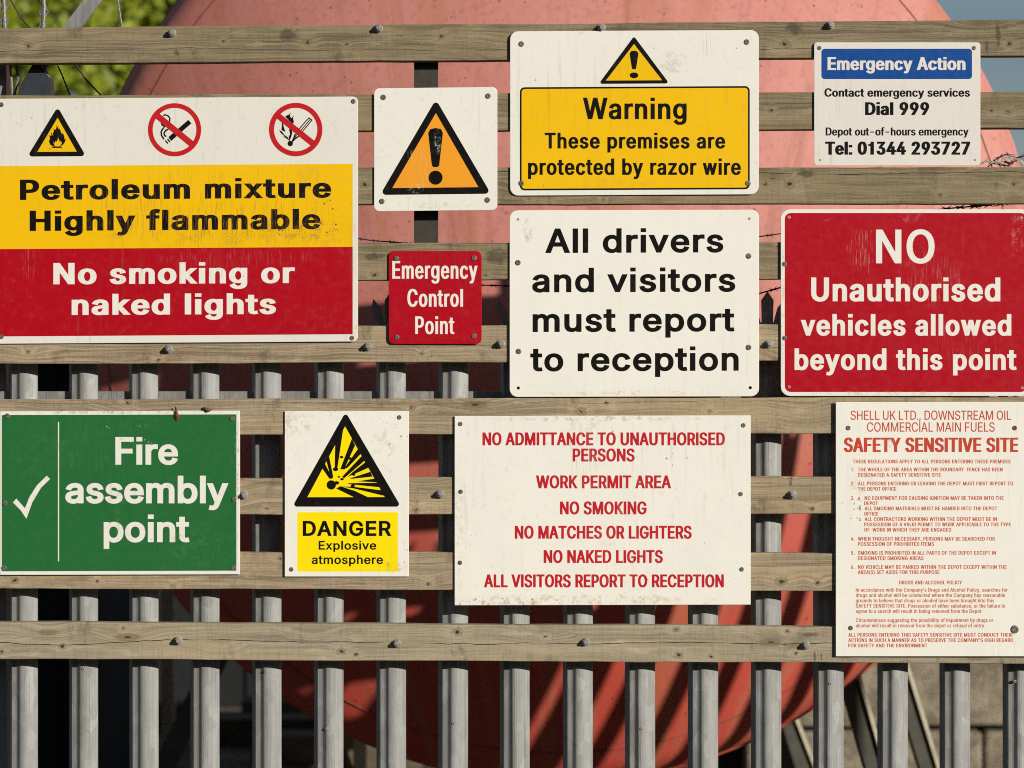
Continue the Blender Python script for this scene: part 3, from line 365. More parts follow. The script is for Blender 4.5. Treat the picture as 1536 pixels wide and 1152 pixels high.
FONT = {}
for code, adv, cs in OUTLINES: FONT[chr(code)] = (adv, [np.array(c, float).reshape(-1, 2) for c in cs])
STEM, CAP, XH, HST = 131.0, 1017.0, 759.0, 116.0
_r = lambda x0, y0, x1, y1: np.array([(x0, y0), (x0, y1), (x1, y1), (x1, y0)], float)
STEMI = (107, 238)
FONT['i'] = (345, [_r(107, 0, 238, 759), _r(107, 880, 238, 1017)])
FONT['l'] = (345, [_r(107, 0, 238, 1017)])
FONT['I'] = (375, [_r(120, 0, 256, 1017)])
FONT['1'] = (800, [np.array([(370, 0), (370, 720), (160, 720), (160, 815), (300, 840), (375, 905), (400, 1010), (508, 1010), (508, 0)], float)])
FONT['.'] = (330, [_r(95, 0, 235, 140)])
FONT[':'] = (330, [_r(95, 0, 235, 140), _r(95, 600, 235, 740)])
def offset(c, dx, dy):
    if dx < 1e-6: return c
    k = dy / dx; p = c.copy(); p[:, 0] *= k; n = len(p)
    nxt = np.roll(p, -1, 0) - p; nxt /= (np.linalg.norm(nxt, axis=1)[:, None] + 1e-9); prv = np.roll(nxt, 1, 0)
    n1 = np.stack([-nxt[:, 1], nxt[:, 0]], 1); n0 = np.stack([-prv[:, 1], prv[:, 0]], 1)   # left of a clockwise contour is outside
    m = n1 + n0; L = np.linalg.norm(m, axis=1)[:, None]; m /= (L + 1e-9)
    cosf = np.maximum((m * n1).sum(1)[:, None], .45)
    p = p + m * (dy / cosf); p[:, 0] /= k
    return p
def fill(polys):
    """triangles of the area wound clockwise (nonzero)"""
    vs, es = [], []
    for p in polys:
        b = len(vs); n = len(p); vs += [Vector((float(a[0]), float(a[1]))) for a in p]; es += [(b+i, b+(i+1) % n) for i in range(n)]
    V, _, F, _, _, _ = delaunay_2d_cdt(vs, es, [], 0, 1e-5)
    V = np.array([tuple(v) for v in V]); F = np.array(F)
    if not len(F): return V, []
    cen = V[F].mean(1); w = np.zeros(len(cen))
    for p in polys:
        a = np.asarray(p, float); b = np.roll(a, -1, 0)
        for (ax, ay), (bx, by) in zip(a, b):
            up = (ay <= cen[:, 1]) & (by > cen[:, 1]); dn = (by <= cen[:, 1]) & (ay > cen[:, 1])
            s = (bx-ax)*(cen[:, 1]-ay) - (cen[:, 0]-ax)*(by-ay)
            w += (up & (s > 0)).astype(int); w -= (dn & (s < 0)).astype(int)
    return V, [tuple(int(i) for i in f) for f, k in zip(F, w) if k < -.5]
def cw(p):
    p = np.asarray(p, float); x, y = p[:, 0], p[:, 1]
    return p if (x*np.roll(y, -1) - np.roll(x, -1)*y).sum() < 0 else p[::-1]
WORDS = []
def text(body, x0, x1, base, cap, stem, hr=.8, kap=.75, base1=None, tight=0):
    """verts in photo pixels (y down) + faces: body set from x0 to x1 on base line, cap height and stem in pixels"""
    h = stem * hr; sy = (cap - h) / (CAP - HST); dy = (h / sy - HST) / 2
    n = len(body); TIGHT = tight; A = sum(FONT[c][0] - TIGHT for c in body) - 150
    sx = ((x1 - x0) - (n - 1) * kap * stem - stem*.4) / (A - (n - 1) * kap * STEM - STEM*.4)
    dx = (stem / sx - STEM) / 2
    sgn = 1
    dx = max(dx, 5.0); dy = min(max(dy, dx * .15, 2.0), 3 * dx)
    b1 = base if base1 is None else base1
    cache, X, V, F = {}, 0.0, [], []
    left = None; glyphs = []
    for pos_, ch in enumerate(body):
        adv, cs = FONT[ch]
        if cs:
            if ch not in cache:
                ps = []; e_ = max(dx, 0); dots = (STEMI[0] - e_, STEMI[1] + e_)
                for c in cs:
                    o = offset(c, dx, dy)
                    y = o[:, 1] + dy * (0 if False else 1)
                    H = CAP + 2*dy
                    if ch.islower():
                        xh = XH + 2*dy; t = .728 * H
                        y = np.where(y < xh, y * t / xh, t + (y - xh) * (H - t) / max(H - xh, 1))
                    o = np.stack([o[:, 0], y / H], 1)
                    if ch in 'ij' and o[:, 1].min() > .6:      # square dot, kept clear of the stem
                        body_x = dots if ch == 'i' else None
                        xa, xb = dots; o = np.array([(xa, .84 if h/cap < .2 else .815), (xa, 1.0), (xb, 1.0), (xb, .84 if h/cap < .2 else .815)])
                    ps.append(o)
                cache[ch] = fill(ps)
            gv, gf = cache[ch]
            g = gv.copy(); g[:, 0] += X
            glyphs.append((g, gf, len(body[:pos_].split())))
        X += adv - TIGHT + 2 * dx * kap
    lo = min(g[:, 0].min() for g, _, _w in glyphs); hi = max(g[:, 0].max() for g, _, _w in glyphs)
    WORDS.clear()
    for g, gf, wi in glyphs:
        t = (g[:, 0] - lo) / (hi - lo); px = x0 + t * (x1 - x0); py = base + (b1 - base) * t - g[:, 1] * cap
        b = len(V); V += list(zip(px, py)); F += [tuple(i + b for i in f) for f in gf]; WORDS.append((wi, b, len(V)))
    return V, F
def rrect(x0, y0, x1, y1, r, n=5):
    pts = []
    for cx, cy, a in ((x1-r, y0+r, -90), (x1-r, y1-r, 0), (x0+r, y1-r, 90), (x0+r, y0+r, 180)):
        for i in range(n + 1):
            w = R(a + 90 * i / n); pts.append((cx + r*math.cos(w), cy + r*math.sin(w)))
    return pts
def rtri(ax, ay, bx, cx, by, r, n=5):
    """rounded triangle: apex ax,ay; base corners bx and cx at by (outer extents)"""
    P = [Vector((ax, ay)), Vector((cx, by)), Vector((bx, by))]; pts = []
    # inset the corner centres by r
    cen = (P[0] + P[1] + P[2]) / 3
    for i in range(3):
        p, q, s = P[i], P[(i+1) % 3], P[(i-1) % 3]
        u, v = (q-p).normalized(), (s-p).normalized(); half = u.angle(v) / 2
        c = p + (u + v).normalized() * (r / math.sin(half) if i else r / math.sin(half))
        a0 = math.atan2(-(u+v).y, -(u+v).x); sp = (math.pi - 2*half) / 2
        for k in range(n + 1):
            w = a0 - sp + 2*sp*k/n; pts.append((c.x + r*math.cos(w), c.y + r*math.sin(w)))
    return pts
def circ(cx, cy, r, n=40, ry=None):
    return [(cx + r*math.cos(2*math.pi*i/n), cy + (ry or r)*math.sin(2*math.pi*i/n)) for i in range(n)]
def stroke(pts, w):
    pts = [Vector(p) for p in pts]; L, Rr = [], []
    for i, p in enumerate(pts):
        t = (pts[min(i+1, len(pts)-1)] - pts[max(i-1, 0)]).normalized(); nn = Vector((-t.y, t.x)) * w/2
        L.append(tuple(p + nn)); Rr.append(tuple(p - nn))
    return L + Rr[::-1]
def flat(shapes, holes=()):
    ps = [cw(p) for p in shapes] + [cw(p)[::-1] for p in holes]
    V, F = fill([np.asarray(p) for p in ps]); return [tuple(v) for v in V], F
def Z(ox, oy, s, pts): return [(ox + a/s, oy + b/s) for a, b in pts]

class Sign:
    def __init__(s, name, label, x0, y0, x1, y1, r, tone, feats=(), skew=0.0, stand=.006, thick=.0025, **kw):
        s.x0, s.y0, s.x1, s.y1, s.skew, s.name = x0, y0, x1, y1, skew, name
        s.y = -stand; s.feats = feats; s.kw = kw; s.mats = {}; s.n = 0
        s.root = thing(name, W((x0+x1)/2, y1, s.y), label, 'sign')
        out = [s.sk(p) for p in (rrect(x0, y0, x1, y1, r) if r else [(x0, y0), (x1, y0), (x1, y1), (x0, y1)])]
        n = len(out); vs = []; cx, cy = (x0+x1)/2, (y0+y1)/2
        q = lambda p, e: (p[0] + (e if p[0] < cx else -e), p[1] + (e if p[1] < cy else -e))
        vs += [W(*q(p, .45), s.y) for p in out] + [W(*p, s.y + .0006) for p in out] + [W(*p, s.y + thick) for p in out]
        fs = [tuple(range(n))[::-1], tuple(range(2*n, 3*n))]
        for k in (0, 1):
            for i in range(n): fs.append((k*n+i, k*n+(i+1) % n, (k+1)*n+(i+1) % n, (k+1)*n+i))
        recalc(mesh_obj('panel', vs, fs, s.mat(tone), s.root))
        # stand-off washers hidden behind the sheet carry it off the boards
    def sk(s, p): return (p[0], p[1] + s.skew * ((p[0]-s.x0)/(s.x1-s.x0) - .5))
    def mat(s, rgb, **kw):
        key = (rgb, tuple(sorted(kw.items())))
        if key not in s.mats:
            a = dict(s.kw); a.update(kw); s.mats[key] = paint(s.name + '_print', rgb, s.feats, **a)
        return s.mats[key]
    def add(s, name, VF, rgb, layer=1, skew=True, **kw):
        V, F = VF; y = s.y - .00008 * layer
        o = mesh_obj(name, [W(*(s.sk(v) if skew else v), y) for v in V], F, s.mat(rgb, **kw), s.root)
        # face the camera
        me = o.data
        if len(me.polygons) and sum(p.normal.y for p in me.polygons) > 0: me.flip_normals()
        return o
    def line(s, body, x0, x1, base, cap, stem, rgb, layer=3, **kw):
        mk = {k: kw.pop(k) for k in ('hr', 'kap', 'base1', 'tight') if k in kw}
        V, F = text(body, x0, x1, base, cap, stem * (1.05 if cap > 12 and stem < 9 else 1), **mk)
        if cap < 19: return s.add('lettering', (V, F), rgb, layer, False, **kw)
        spans = list(WORDS)
        for w_ in sorted({q[0] for q in spans}):      # one part per word, base line print
            a_ = min(q[1] for q in spans if q[0] == w_); z_ = max(q[2] for q in spans if q[0] == w_)
            s.add('lettering', (V[a_:z_], [tuple(i - a_ for i in f) for f in F if a_ <= f[0] < z_]), rgb, layer, False, **kw)
    def screws(s, pts, r=4.2, mat=None):
        for i, (px, py) in enumerate(pts):
            o = bpy.data.objects.new('screw', SCREW if r < 6 else SCREW_BIG); col.objects.link(o); o.parent = s.root
            o.location = W(px, py, s.y) - Vector(s.root.location); o.rotation_euler = (0, random.random()*3, 0)
            o.scale = (r/4.2,)*3 if r < 6 else (1, 1, 1)
            if mat: 
                o.material_slots[0].link = 'OBJECT'; o.material_slots[0].material = mat
    def holes(s, pts, rgb=(.02, .015, .01), r=2.4):
        for px, py in pts: s.add('screw_hole', flat([circ(px, py, r, 12)]), rgb, 4, False)

# ------------------------------------------------------------ materials
WHITE = srgb(229, 225, 213); WHITE2 = srgb(233, 229, 216); CREAM = srgb(219, 214, 203)
BLACK = (.007, .006, .005); YEL = (.83, .485, .002); RED = (.40, .002, .010); GREEN = (.018, .135, .035)
BLUE = (.004, .062, .27); ORANGE = (.83, .33, .02); DYEL = (.92, .72, .0); TRED = (.50, .012, .022); SRED = (.52, .06, .028); SORG = (.56, .13, .045); SRED2 = (.56, .085, .028)
TOPC, MIDC, LOWC = ((.305, .243, .15), (.122, .09, .052)), ((.425, .337, .222), (.20, .145, .085)), ((.41, .345, .24), (.245, .20, .13))
W_ROW = [
 wood('weathered_wood_top_row', *TOPC, green=.25, knots=[(43, 68, 6), (335, 62, 3), (461, 63, 6), (520, 66, 3), (662, 55, 5), (1178, 66, 7), (1514, 66, 5)], stains=[(432, 52, 16, 12), (1190, 42, 16, 12), (1497, 52, 4, 24), (1480, 70, 3, 16), (265, 80, 5, 7)], crack=.5, crack_z=-.02),
 wood('weathered_wood_second_row', *TOPC, green=.25, knots=[(1156, 166, 4), (1487, 166, 4), (1512, 168, 5)]),
 wood('weathered_wood_third_row', *TOPC, green=.3, knots=[(546, 277, 6), (905, 300, 3), (1148, 276, 5), (1184, 276, 8), (1410, 292, 4), (1522, 276, 6), (794, 298, 3)], crack=.95, crack_z=.031, stains=[(1210, 262, 14, 6)]),
 wood('weathered_wood_fourth_row', *TOPC, green=.2, knots=[(562, 412, 5), (728, 413, 3), (1167, 370, 3)], stains=[(745, 385, 22, 14), (560, 385, 18, 6)]),
 wood('weathered_wood_fifth_row', *MIDC, green=.1, knots=[(42, 528, 4), (237, 540, 4), (633, 530, 4), (300, 500, 3)], crack=.3, crack_z=-.01),
 wood('weathered_wood_sixth_row', *MIDC, green=.1, knots=[(192, 604, 5), (618, 612, 5), (872, 617, 7), (910, 604, 4), (1064, 617, 4)], crack=.3, crack_z=.03),
 wood('weathered_wood_seventh_row', *MIDC, green=.1, knots=[(624, 765, 5), (1186, 717, 4), (1218, 763, 5), (400, 763, 3)], stains=[(1186, 724, 3, 6)]),
 wood('weathered_wood_eighth_row', *MIDC, green=.1, knots=[(22, 871, 6), (146, 872, 3), (260, 880, 4), (421, 838, 4), (643, 876, 4), (1172, 872, 8), (1226, 874, 5)]),
 wood('weathered_wood_lowest_row', *LOWC, green=.1, crack=1.0, crack_z=.001, knots=[(2, 978, 4), (93, 970, 5), (185, 943, 3), (512, 977, 6), (534, 982, 4), (686, 948, 7), (818, 955, 3), (1015, 944, 5), (1018, 983, 6), (1066, 985, 4), (1181, 947, 4), (1178, 966, 3), (1194, 980, 4)], stains=[(1222, 985, 2, 12), (1232, 985, 2, 12), (1215, 952, 24, 4)]),
]
M_galv = galv('galvanised_steel')
M_galv_dark = galv('dull_galvanised_steel', (.26, .26, .25))
M_bolt = plain('bolt_steel', (.33, .31, .27), .5, .35, 300.0, .3)
M_screw = plain('screw_steel', (.20, .18, .14), .5, .5, 200.0, .4)
M_rust = plain('rusty_screw_steel', (.20, .09, .03), .8, .5, 200.0)
M_pinkcap = plain('red_painted_screw', (.55, .2, .2), .5, .3, 200.0)
M_post = plain('dark_post_paint', (.045, .038, .028), .8, .3, 60.0)
M_wire = plain('razor_wire_steel', (.30, .29, .27), .45, .4, 150.0, .4)
M_wire_dark = plain('dark_razor_wire_steel', (.035, .035, .045), .6, .3, 150.0, .3)
M_navy = plain('bracket_paint_navy', (.022, .03, .038), .6, .3, 40.0)
M_shade = plain('shade_black', (.005, .006, .006), .8, .3, 6.0)  # near-black colour standing in for the shade behind the fence
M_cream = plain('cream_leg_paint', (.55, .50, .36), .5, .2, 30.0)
M_olive = plain('olive_leg_paint', (.075, .072, .052), .7, .3, 12.0)

def screw_mesh(r, name):
    V, F = [], []; n = 14
    for rr, y in ((r, .0), (r, -.0009), (r*.82, -.0019), (r*.5, -.0021), (r*.42, -.0012), (0.0, -.0011)):
        if rr == 0: V.append((0, y, 0)); continue
        for i in range(n): w = 2*math.pi*i/n; V.append((rr*math.cos(w), y, rr*math.sin(w)))
    for k in range(4):
        for i in range(n): F.append((k*n+i, k*n+(i+1) % n, (k+1)*n+(i+1) % n, (k+1)*n+i))
    for i in range(n): F.append((4*n+i, 4*n+(i+1) % n, 5*n))
    me = bpy.data.meshes.new(name); me.from_pydata(V, [], F); me.materials.append(M_screw); me.update()
    bm = bmesh.new(); bm.from_mesh(me); bmesh.ops.recalc_face_normals(bm, faces=bm.faces); bm.to_mesh(me); bm.free()
    return me
SCREW = screw_mesh(4.2*K, 'screw'); SCREW_BIG = screw_mesh(6.2*K, 'screw')

def bolt_mesh(q=.88):
    """coach bolt seen end on: washer, hexagon nut, rounded stub of thread"""
    V, F = [], []
    def ring(n, r, y, ph=0):
        b = len(V)
        for i in range(n): w = 2*math.pi*i/n + ph; V.append((r*q*math.cos(w), y, r*q*math.sin(w)))
        return b
    def loft(rings, n):
        for a, b in zip(rings, rings[1:]):
            for i in range(n): F.append((a+i, a+(i+1) % n, b+(i+1) % n, b+i))
        F.append(tuple(rings[-1]+i for i in range(n)))
    loft([ring(18, .0120, 0), ring(18, .0120, -.0018), ring(18, .0105, -.0024)], 18)
    loft([ring(6, .0098, -.0024), ring(6, .0098, -.0085), ring(6, .0084, -.0102)], 6)
    loft([ring(12, .0054, -.0102), ring(12, .0054, -.0150), ring(12, .0040, -.0166)], 12)
    me = bpy.data.meshes.new('bolt'); me.from_pydata(V, [], F); me.materials.append(M_bolt); me.update()
    bm = bmesh.new(); bm.from_mesh(me); bmesh.ops.recalc_face_normals(bm, faces=bm.faces); bm.to_mesh(me); bm.free()
    return me
BOLT = bolt_mesh()

# ------------------------------------------------------------ ground, far things
n = NT('yard_gravel'); a = n.noise(n.pos, 3.0, 6, .7); b_ = n.noise(n.pos, 60.0, 3, .6)
c = n.mix(n.map(a, .35, .65), (.11, .09, .06), (.24, .20, .14)); c = n.mix(n.map(b_, .4, .7, 0, .6), c, (.06, .05, .035))
n.bump(b_, .8, .02); M_ground = n.fin(c, .9)
o = mesh_obj('ground', [(-900, -60, 0), (900, -60, 0), (900, 1500, 0), (-900, 1500, 0)], [(0, 1, 2, 3)], M_ground)
tag(o, kind='structure', label='brown gravel yard behind the fence')

n = NT('asphalt'); a = n.noise(n.pos, 150.0, 3, .7); n.bump(a, .5, .004)
M_road = n.fin(n.mix(n.map(a, .35, .65), (.03, .03, .03), (.06, .058, .054)), .9)
o = mesh_obj('road', [(-60, -12.8, .004), (60, -12.8, .004), (60, -.35, .004), (-60, -.35, .004)], [(0, 1, 2, 3)], M_road)  # unseen dark surface added to cut bounce light onto the fence
tag(o, kind='structure', label='dark asphalt road added unseen in front of the fence to cut bounce light')
# hedge added unseen behind the camera to cut the sky fill
n = NT('sky_block_leaf'); a = n.noise(n.pos, 9.0, 5, .7); M_sky_block = n.fin(n.mix(n.map(a, .35, .65), (.012, .02, .007), (.05, .075, .02)), .8)
rg = random.Random(5); V, F = [], []; NX = 80
for i in range(NX + 1):
    x_ = -45 + 90*i/NX
    for (yy, zz_) in ((-13.5, 0), (-13.2, 1.6), (-13.4, 3.3), (-14.2, 4.9), (-15.6, 4.8), (-16.4, 2.4), (-16.5, 0)):
        V.append((x_ + rg.uniform(-.3, .3), yy + rg.uniform(-.25, .25), max(0, zz_ + rg.uniform(-.25, .25) * (zz_ > 0))))
for i in range(NX):
    for k in range(6): F.append((i*7+k, i*7+k+1, (i+1)*7+k+1, (i+1)*7+k))
o = mesh_obj('sky_block_hedge', V, F, M_sky_block, loc=(0, -15, 0)); tag(o, 'long dark green hedge added unseen behind the camera to block low skylight', 'sky_block_hedge')
# block wall at the back right
n = NT('rough_concrete_block'); a = n.noise(n.pos, 12.0, 6, .7); b_ = n.noise(n.pos, 90.0, 4, .7)
c = n.mix(n.map(a, .35, .65), (.20, .17, .115), (.40, .34, .24)); c = n.mix(n.map(b_, .5, .72, 0, .55), c, (.08, .065, .04))
n.bump(n.math('ADD', a, b_), .9, .02); M_block = n.fin(c, .92)
wy = 6.0; wall = thing('block_wall', (3.6, wy, 0), 'low wall of rough sandy concrete blocks behind the tank legs at the bottom right', 'wall')
zz = 0.0
for k, hgt in enumerate((.27, .48, .48)):
    xx = 1.02 - (.55 if k % 2 else 0)
    while xx < 7.5:
        w_ = 1.05 + random.uniform(-.03, .03); V, F = box((xx + w_/2, wy + random.uniform(-.02, .03), zz + hgt/2), (w_ - .008, .5, hgt - .022))
        o = mesh_obj('block', V, F, M_block, wall, loc=(xx + w_/2, wy, zz + hgt/2))
        m_ = o.modifiers.new('bevel', 'BEVEL'); m_.width = .02; m_.segments = 2
        xx += w_
    zz += hgt
V, F = box((4.0, wy + .1, .55), (6.9, .3, 1.0)); mesh_obj('mortar_core', V, F, plain('wall_core', (.04, .034, .024), .95), wall)

# shed at the back left, near-black colour standing in for shade
shed = thing('shed', (-4.2, 5.2, 0), 'windowless shed coloured near black for the shade behind the left end of the fence', 'shed')
V, F = join([box((-4.25 , 5.9, .95), (5.0, 1.4, 1.9))]); mesh_obj('wall', V, F, M_shade, shed)
for i in range(28):
    V, F = box((-6.7 + i*.18 + .09, 5.19, .95), (.05, .03, 1.88)); mesh_obj('cladding_rib', V, F, M_shade, shed)
V, F = box((-4.25, 5.85, 1.93), (5.15, 1.6, .06)); mesh_obj('roof', V, F, M_shade, shed)

bk = thing('blackout_wall', (-1.9, 9.2, 0), 'dark low wall added across the back of the yard to darken the gaps by the tank legs', 'wall')  # added near-black wall, hides the sunlit ground beyond
for i in range(7):
    for k in range(3):
        V, F = box((-4.9 + i*.98 + (k % 2)*.3, 9.2 + random.uniform(-.02, .02), .23 + k*.46), (.96, .3, .44)); mesh_obj('slab', V, F, M_shade, bk, loc=(-4.9 + i*.98, 9.2, .23 + k*.46))
# timber sleepers lying on the yard, seen low between the pales
for i, (px0, px1, py, dep) in enumerate(((365, 640, 1085, 8.2), (330, 600, 1112, 7.4), (380, 660, 1140, 6.7), (215, 300, 1088, 8.0))):
    a, b2 = W(px0, py, dep), W(px1, py, dep)
    V, F = box(((a.x+b2.x)/2, dep, max(.07, a.z)), (b2.x - a.x, .25, .14 if a.z > .0 else .1))
    dz = min(v.z for v in V); V = [Vector((v.x, v.y, v.z if v.z > dz + .01 else 0.0)) for v in V]
    o = mesh_obj('sleeper', V, F, plain('old_sleeper', (.15, .115, .07), .9, .4, 9.0), loc=((a.x+b2.x)/2, dep, 0))
    tag(o, ['farthest wooden sleeper lying in the yard left of the tank legs', 'wooden sleeper in the middle of the three lying under the tank', 'nearest wooden sleeper lying in the yard under the tank', 'short wooden sleeper beside the dark shed'][i], 'sleeper', 'sleepers lying in the yard')

# trees behind, upper left
n = NT('spring_leaf'); info = n.t.nodes.new('ShaderNodeObjectInfo')
a = n.noise(n.pos, 2.2, 3, .6); b_ = n.noise(n.pos, 40.0, 1)
c = n.mix(n.map(a, .35, .65), (.12, .155, .008), (.34, .38, .014)); c = n.mix(n.map(b_, .4, .7, 0, .6), c, (.035, .06, .008))
n.put(n.b.inputs['Transmission Weight'], 0.0); M_leaf = n.fin(c, .55)
tr = n.t.nodes.new('ShaderNodeBsdfTranslucent'); n.put(tr.inputs[0], (.34, .42, .02)); ms = n.t.nodes.new('ShaderNodeMixShader'); ms.inputs[0].default_value = .3
n.t.links.new(n.b.outputs[0], ms.inputs[1]); n.t.links.new(tr.outputs[0], ms.inputs[2]); n.t.links.new(ms.outputs[0], n.out.inputs[0])
M_bark = plain('tree_bark', (.07, .05, .03), .9, .4, 9.0)
def tree(x, y, h, rad, label, seed, nleaf):
    rg = random.Random(seed); t = thing('tree', (x, y, 0), label, 'tree', 'trees behind the yard')
    parts = [tube([(x, y, 0), (x+.08, y, h*.3), (x-.05, y, h*.6), (x, y, h*.9)], [.16, .13, .09, .03], 8)]; tips = []
    for i in range(26):
        z0 = h * rg.uniform(.12, .85); w = rg.uniform(0, 6.28); L = rad * rg.uniform(.6, 1.0) * (1.1 - .6 * abs(z0/h - .45))
        p1 = Vector((x + math.cos(w)*L*.5, y + math.sin(w)*L*.5, z0 + .25)); p2 = Vector((x + math.cos(w)*L, y + math.sin(w)*L, z0 + .55))
        parts.append(tube([(x, y, z0), p1, p2], [.05, .03, .01], 5)); tips += [p1, p2, (p1+p2)/2]
    V, F = join(parts); mesh_obj('trunk', V, F, M_bark, t, True)
    V, F = [], []
    clumps = [(p + Vector((rg.gauss(0, .25), rg.gauss(0, .25), rg.gauss(0, .2))), rg.uniform(.22, .5)) for p in tips for _ in range(3)]
    for i in range(nleaf):
        cpt, cr = rg.choice(clumps); p = cpt + Vector((rg.gauss(0, 1), rg.gauss(0, 1), rg.gauss(0, .8))) * cr * .55
        a_ = Vector((rg.gauss(0, 1), rg.gauss(0, 1), rg.gauss(0, 1))).normalized(); b2 = a_.orthogonal().normalized(); s_ = rg.uniform(.05, .085)
        k = len(V); V += [p - a_*s_, p + b2*s_*.55, p + a_*s_, p - b2*s_*.55]; F.append((k, k+1, k+2, k+3))
    o = mesh_obj('crown', V, F, M_leaf, t); return t
tree(-4.7, 10.5, 6.0, 1.7, 'leafy green tree at the far left edge of the yard', 1, 34000)
tree(-3.3, 9.6, 5.6, 1.35, 'bright green tree nearest the left shoulder of the red tank', 2, 34000)
tree(-2.3, 13.0, 6.6, 1.9, 'lower yellow green tree half hidden behind the red tank', 3, 24000)
tree(-6.2, 12.5, 6.5, 1.8, 'tall green tree beyond the left end of the shed', 4, 20000)

# ------------------------------------------------------------ red tank
n = NT('faded_red_tank_paint')
x, y, z = n.sep(n.obj)
ang = n.math('ARCTAN2', x, n.math('ADD', z, 2.6))
band = n.noise(n.comb(n.math('MULTIPLY', ang, 26.0), 0.0, n.math('MULTIPLY', z, .5)), 1.0, 4, .6)
mot = n.noise(n.obj, 6.0, 5, .65); fine = n.noise(n.obj, 55.0, 5, .75)
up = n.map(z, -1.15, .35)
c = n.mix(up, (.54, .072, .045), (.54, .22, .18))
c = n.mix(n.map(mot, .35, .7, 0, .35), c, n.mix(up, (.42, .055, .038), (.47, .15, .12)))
c = n.mix(n.map(band, .46, .66, 0, .5), c, (.42, .16, .08))
dk = n.noise(n.comb(n.math('MULTIPLY', ang, 40.0), 3.0, n.math('MULTIPLY', z, 1.2)), 1.0, 5, .7)
c = n.mix(n.map(dk, .5, .68, 0, .45), c, (.30, .10, .08))
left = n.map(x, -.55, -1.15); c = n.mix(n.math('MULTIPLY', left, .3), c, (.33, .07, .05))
c = n.mix(n.math('MULTIPLY', n.map(fine, .5, .68), .5), c, (.27, .11, .08))
vor = n.t.nodes.new('ShaderNodeTexVoronoi'); n.put(vor.inputs['Vector'], n.obj); n.put(vor.inputs['Scale'], 42.0); vs_ = n.sep(vor.outputs['Color'])
sp = n.math('MULTIPLY', n.math('LESS_THAN', vor.outputs['Distance'], n.map(vs_[1], 0, 1, .05, .17, False)), n.math('GREATER_THAN', vs_[0], .6))
c = n.mix(n.math('MULTIPLY', sp, .8), c, (.10, .035, .02))
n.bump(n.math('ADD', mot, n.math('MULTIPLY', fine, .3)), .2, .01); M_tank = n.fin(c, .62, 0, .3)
TY0 = 1.38; TR = 1.46
def head(rho):
    if rho <= .95: return TR * (2 - math.sqrt(4 - rho*rho))
    t0 = math.asin(.475); rk = .05 / (1 - .475); s_ = min(1.0, .475 + (rho - .95) / rk)
    return TR * (2*(1 - math.cos(t0)) + rk * (math.cos(t0) - math.sqrt(max(0, 1 - s_*s_))))
TRIM = TY0 + head(1.0)
tc = W(835, 450, TRIM); TX, TZ = tc.x, tc.z
tank = thing('storage_tank', (TX, TRIM, TZ), 'big faded red horizontal storage tank seen end on behind the fence', 'tank')
def prof(rings, n=96, close=True):
    V, F = [], []
    for r, yy in rings:
        for i in range(n):
            w = 2*math.pi*i/n; V.append((TX + r*math.sin(w), yy, TZ + r*math.cos(w)))
    for k in range(len(rings)-1):
        for i in range(n): F.append((k*n+i, k*n+(i+1) % n, (k+1)*n+(i+1) % n, (k+1)*n+i))
    return V, F
rings = []
for i in range(1, 33):
    rho = .95 * i/24 if i <= 24 else 1 - .05 * (1 - (i-24)/8) ** 2
    rings.append((TR*rho, TY0 + head(rho)))
V, F = prof(rings); V.append((TX, TY0, TZ)); F += [(len(V)-1, (i+1) % 96, i) for i in range(96)]
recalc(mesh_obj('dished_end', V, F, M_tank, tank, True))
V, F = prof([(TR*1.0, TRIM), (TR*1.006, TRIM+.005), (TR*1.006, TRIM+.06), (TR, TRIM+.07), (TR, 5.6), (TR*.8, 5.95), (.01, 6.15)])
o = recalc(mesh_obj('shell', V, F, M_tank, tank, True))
def weld(r, nm='weld_seam'):
    yy = TY0 + head(r/TR); pts = [(TX + r*math.sin(2*math.pi*i/120), yy - .002, TZ + r*math.cos(2*math.pi*i/120)) for i in range(121)]
    V, F = tube(pts, .0013, 5, False); mesh_obj(nm, V, F, plain('weld_rust', (.28, .09, .065), .8, .4, 40.0), tank, True)
weld(TR*.93)
# splayed legs: dark web with a pale flange along its sun side
def leg(px0, py0, px1, py1, dep, wpx, flange=True):
    a, b2 = W(px0, py0, dep), W(px1, py1, dep); b2 = a + (b2 - a) * ((a.z) / max(a.z - b2.z, .01)); s_ = K*(D+dep)/D
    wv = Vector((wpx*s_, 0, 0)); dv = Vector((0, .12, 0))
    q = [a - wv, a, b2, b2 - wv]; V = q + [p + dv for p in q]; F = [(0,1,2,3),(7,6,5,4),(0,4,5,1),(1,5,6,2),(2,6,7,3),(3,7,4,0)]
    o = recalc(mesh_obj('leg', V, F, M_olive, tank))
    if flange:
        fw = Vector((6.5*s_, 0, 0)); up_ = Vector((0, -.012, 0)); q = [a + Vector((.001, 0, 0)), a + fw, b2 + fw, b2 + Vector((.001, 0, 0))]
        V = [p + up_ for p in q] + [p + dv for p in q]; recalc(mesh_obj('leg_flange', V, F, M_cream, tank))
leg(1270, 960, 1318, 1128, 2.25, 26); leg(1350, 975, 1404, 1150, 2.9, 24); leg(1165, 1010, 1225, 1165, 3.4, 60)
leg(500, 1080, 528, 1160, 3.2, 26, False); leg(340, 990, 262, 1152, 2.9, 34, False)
a = W(540, 1105, 4.0)
V, F = box((a.x, 4.0, a.z/2), (.045, .12, a.z)); mesh_obj('support_post', V, F, M_cream, tank)
a = W(252, 885, 6.6); o = thing('marker_post', (a.x, 6.6, 0), 'pale post far behind the fence below the green sign', 'post')
V, F = box((a.x, 6.6, .62), (.06, .06, 1.24)); mesh_obj('post_shaft', V, F, M_cream, o); V, F = box((a.x, 6.6, 1.27), (.08, .08, .06)); mesh_obj('cap', V, F, M_cream, o)

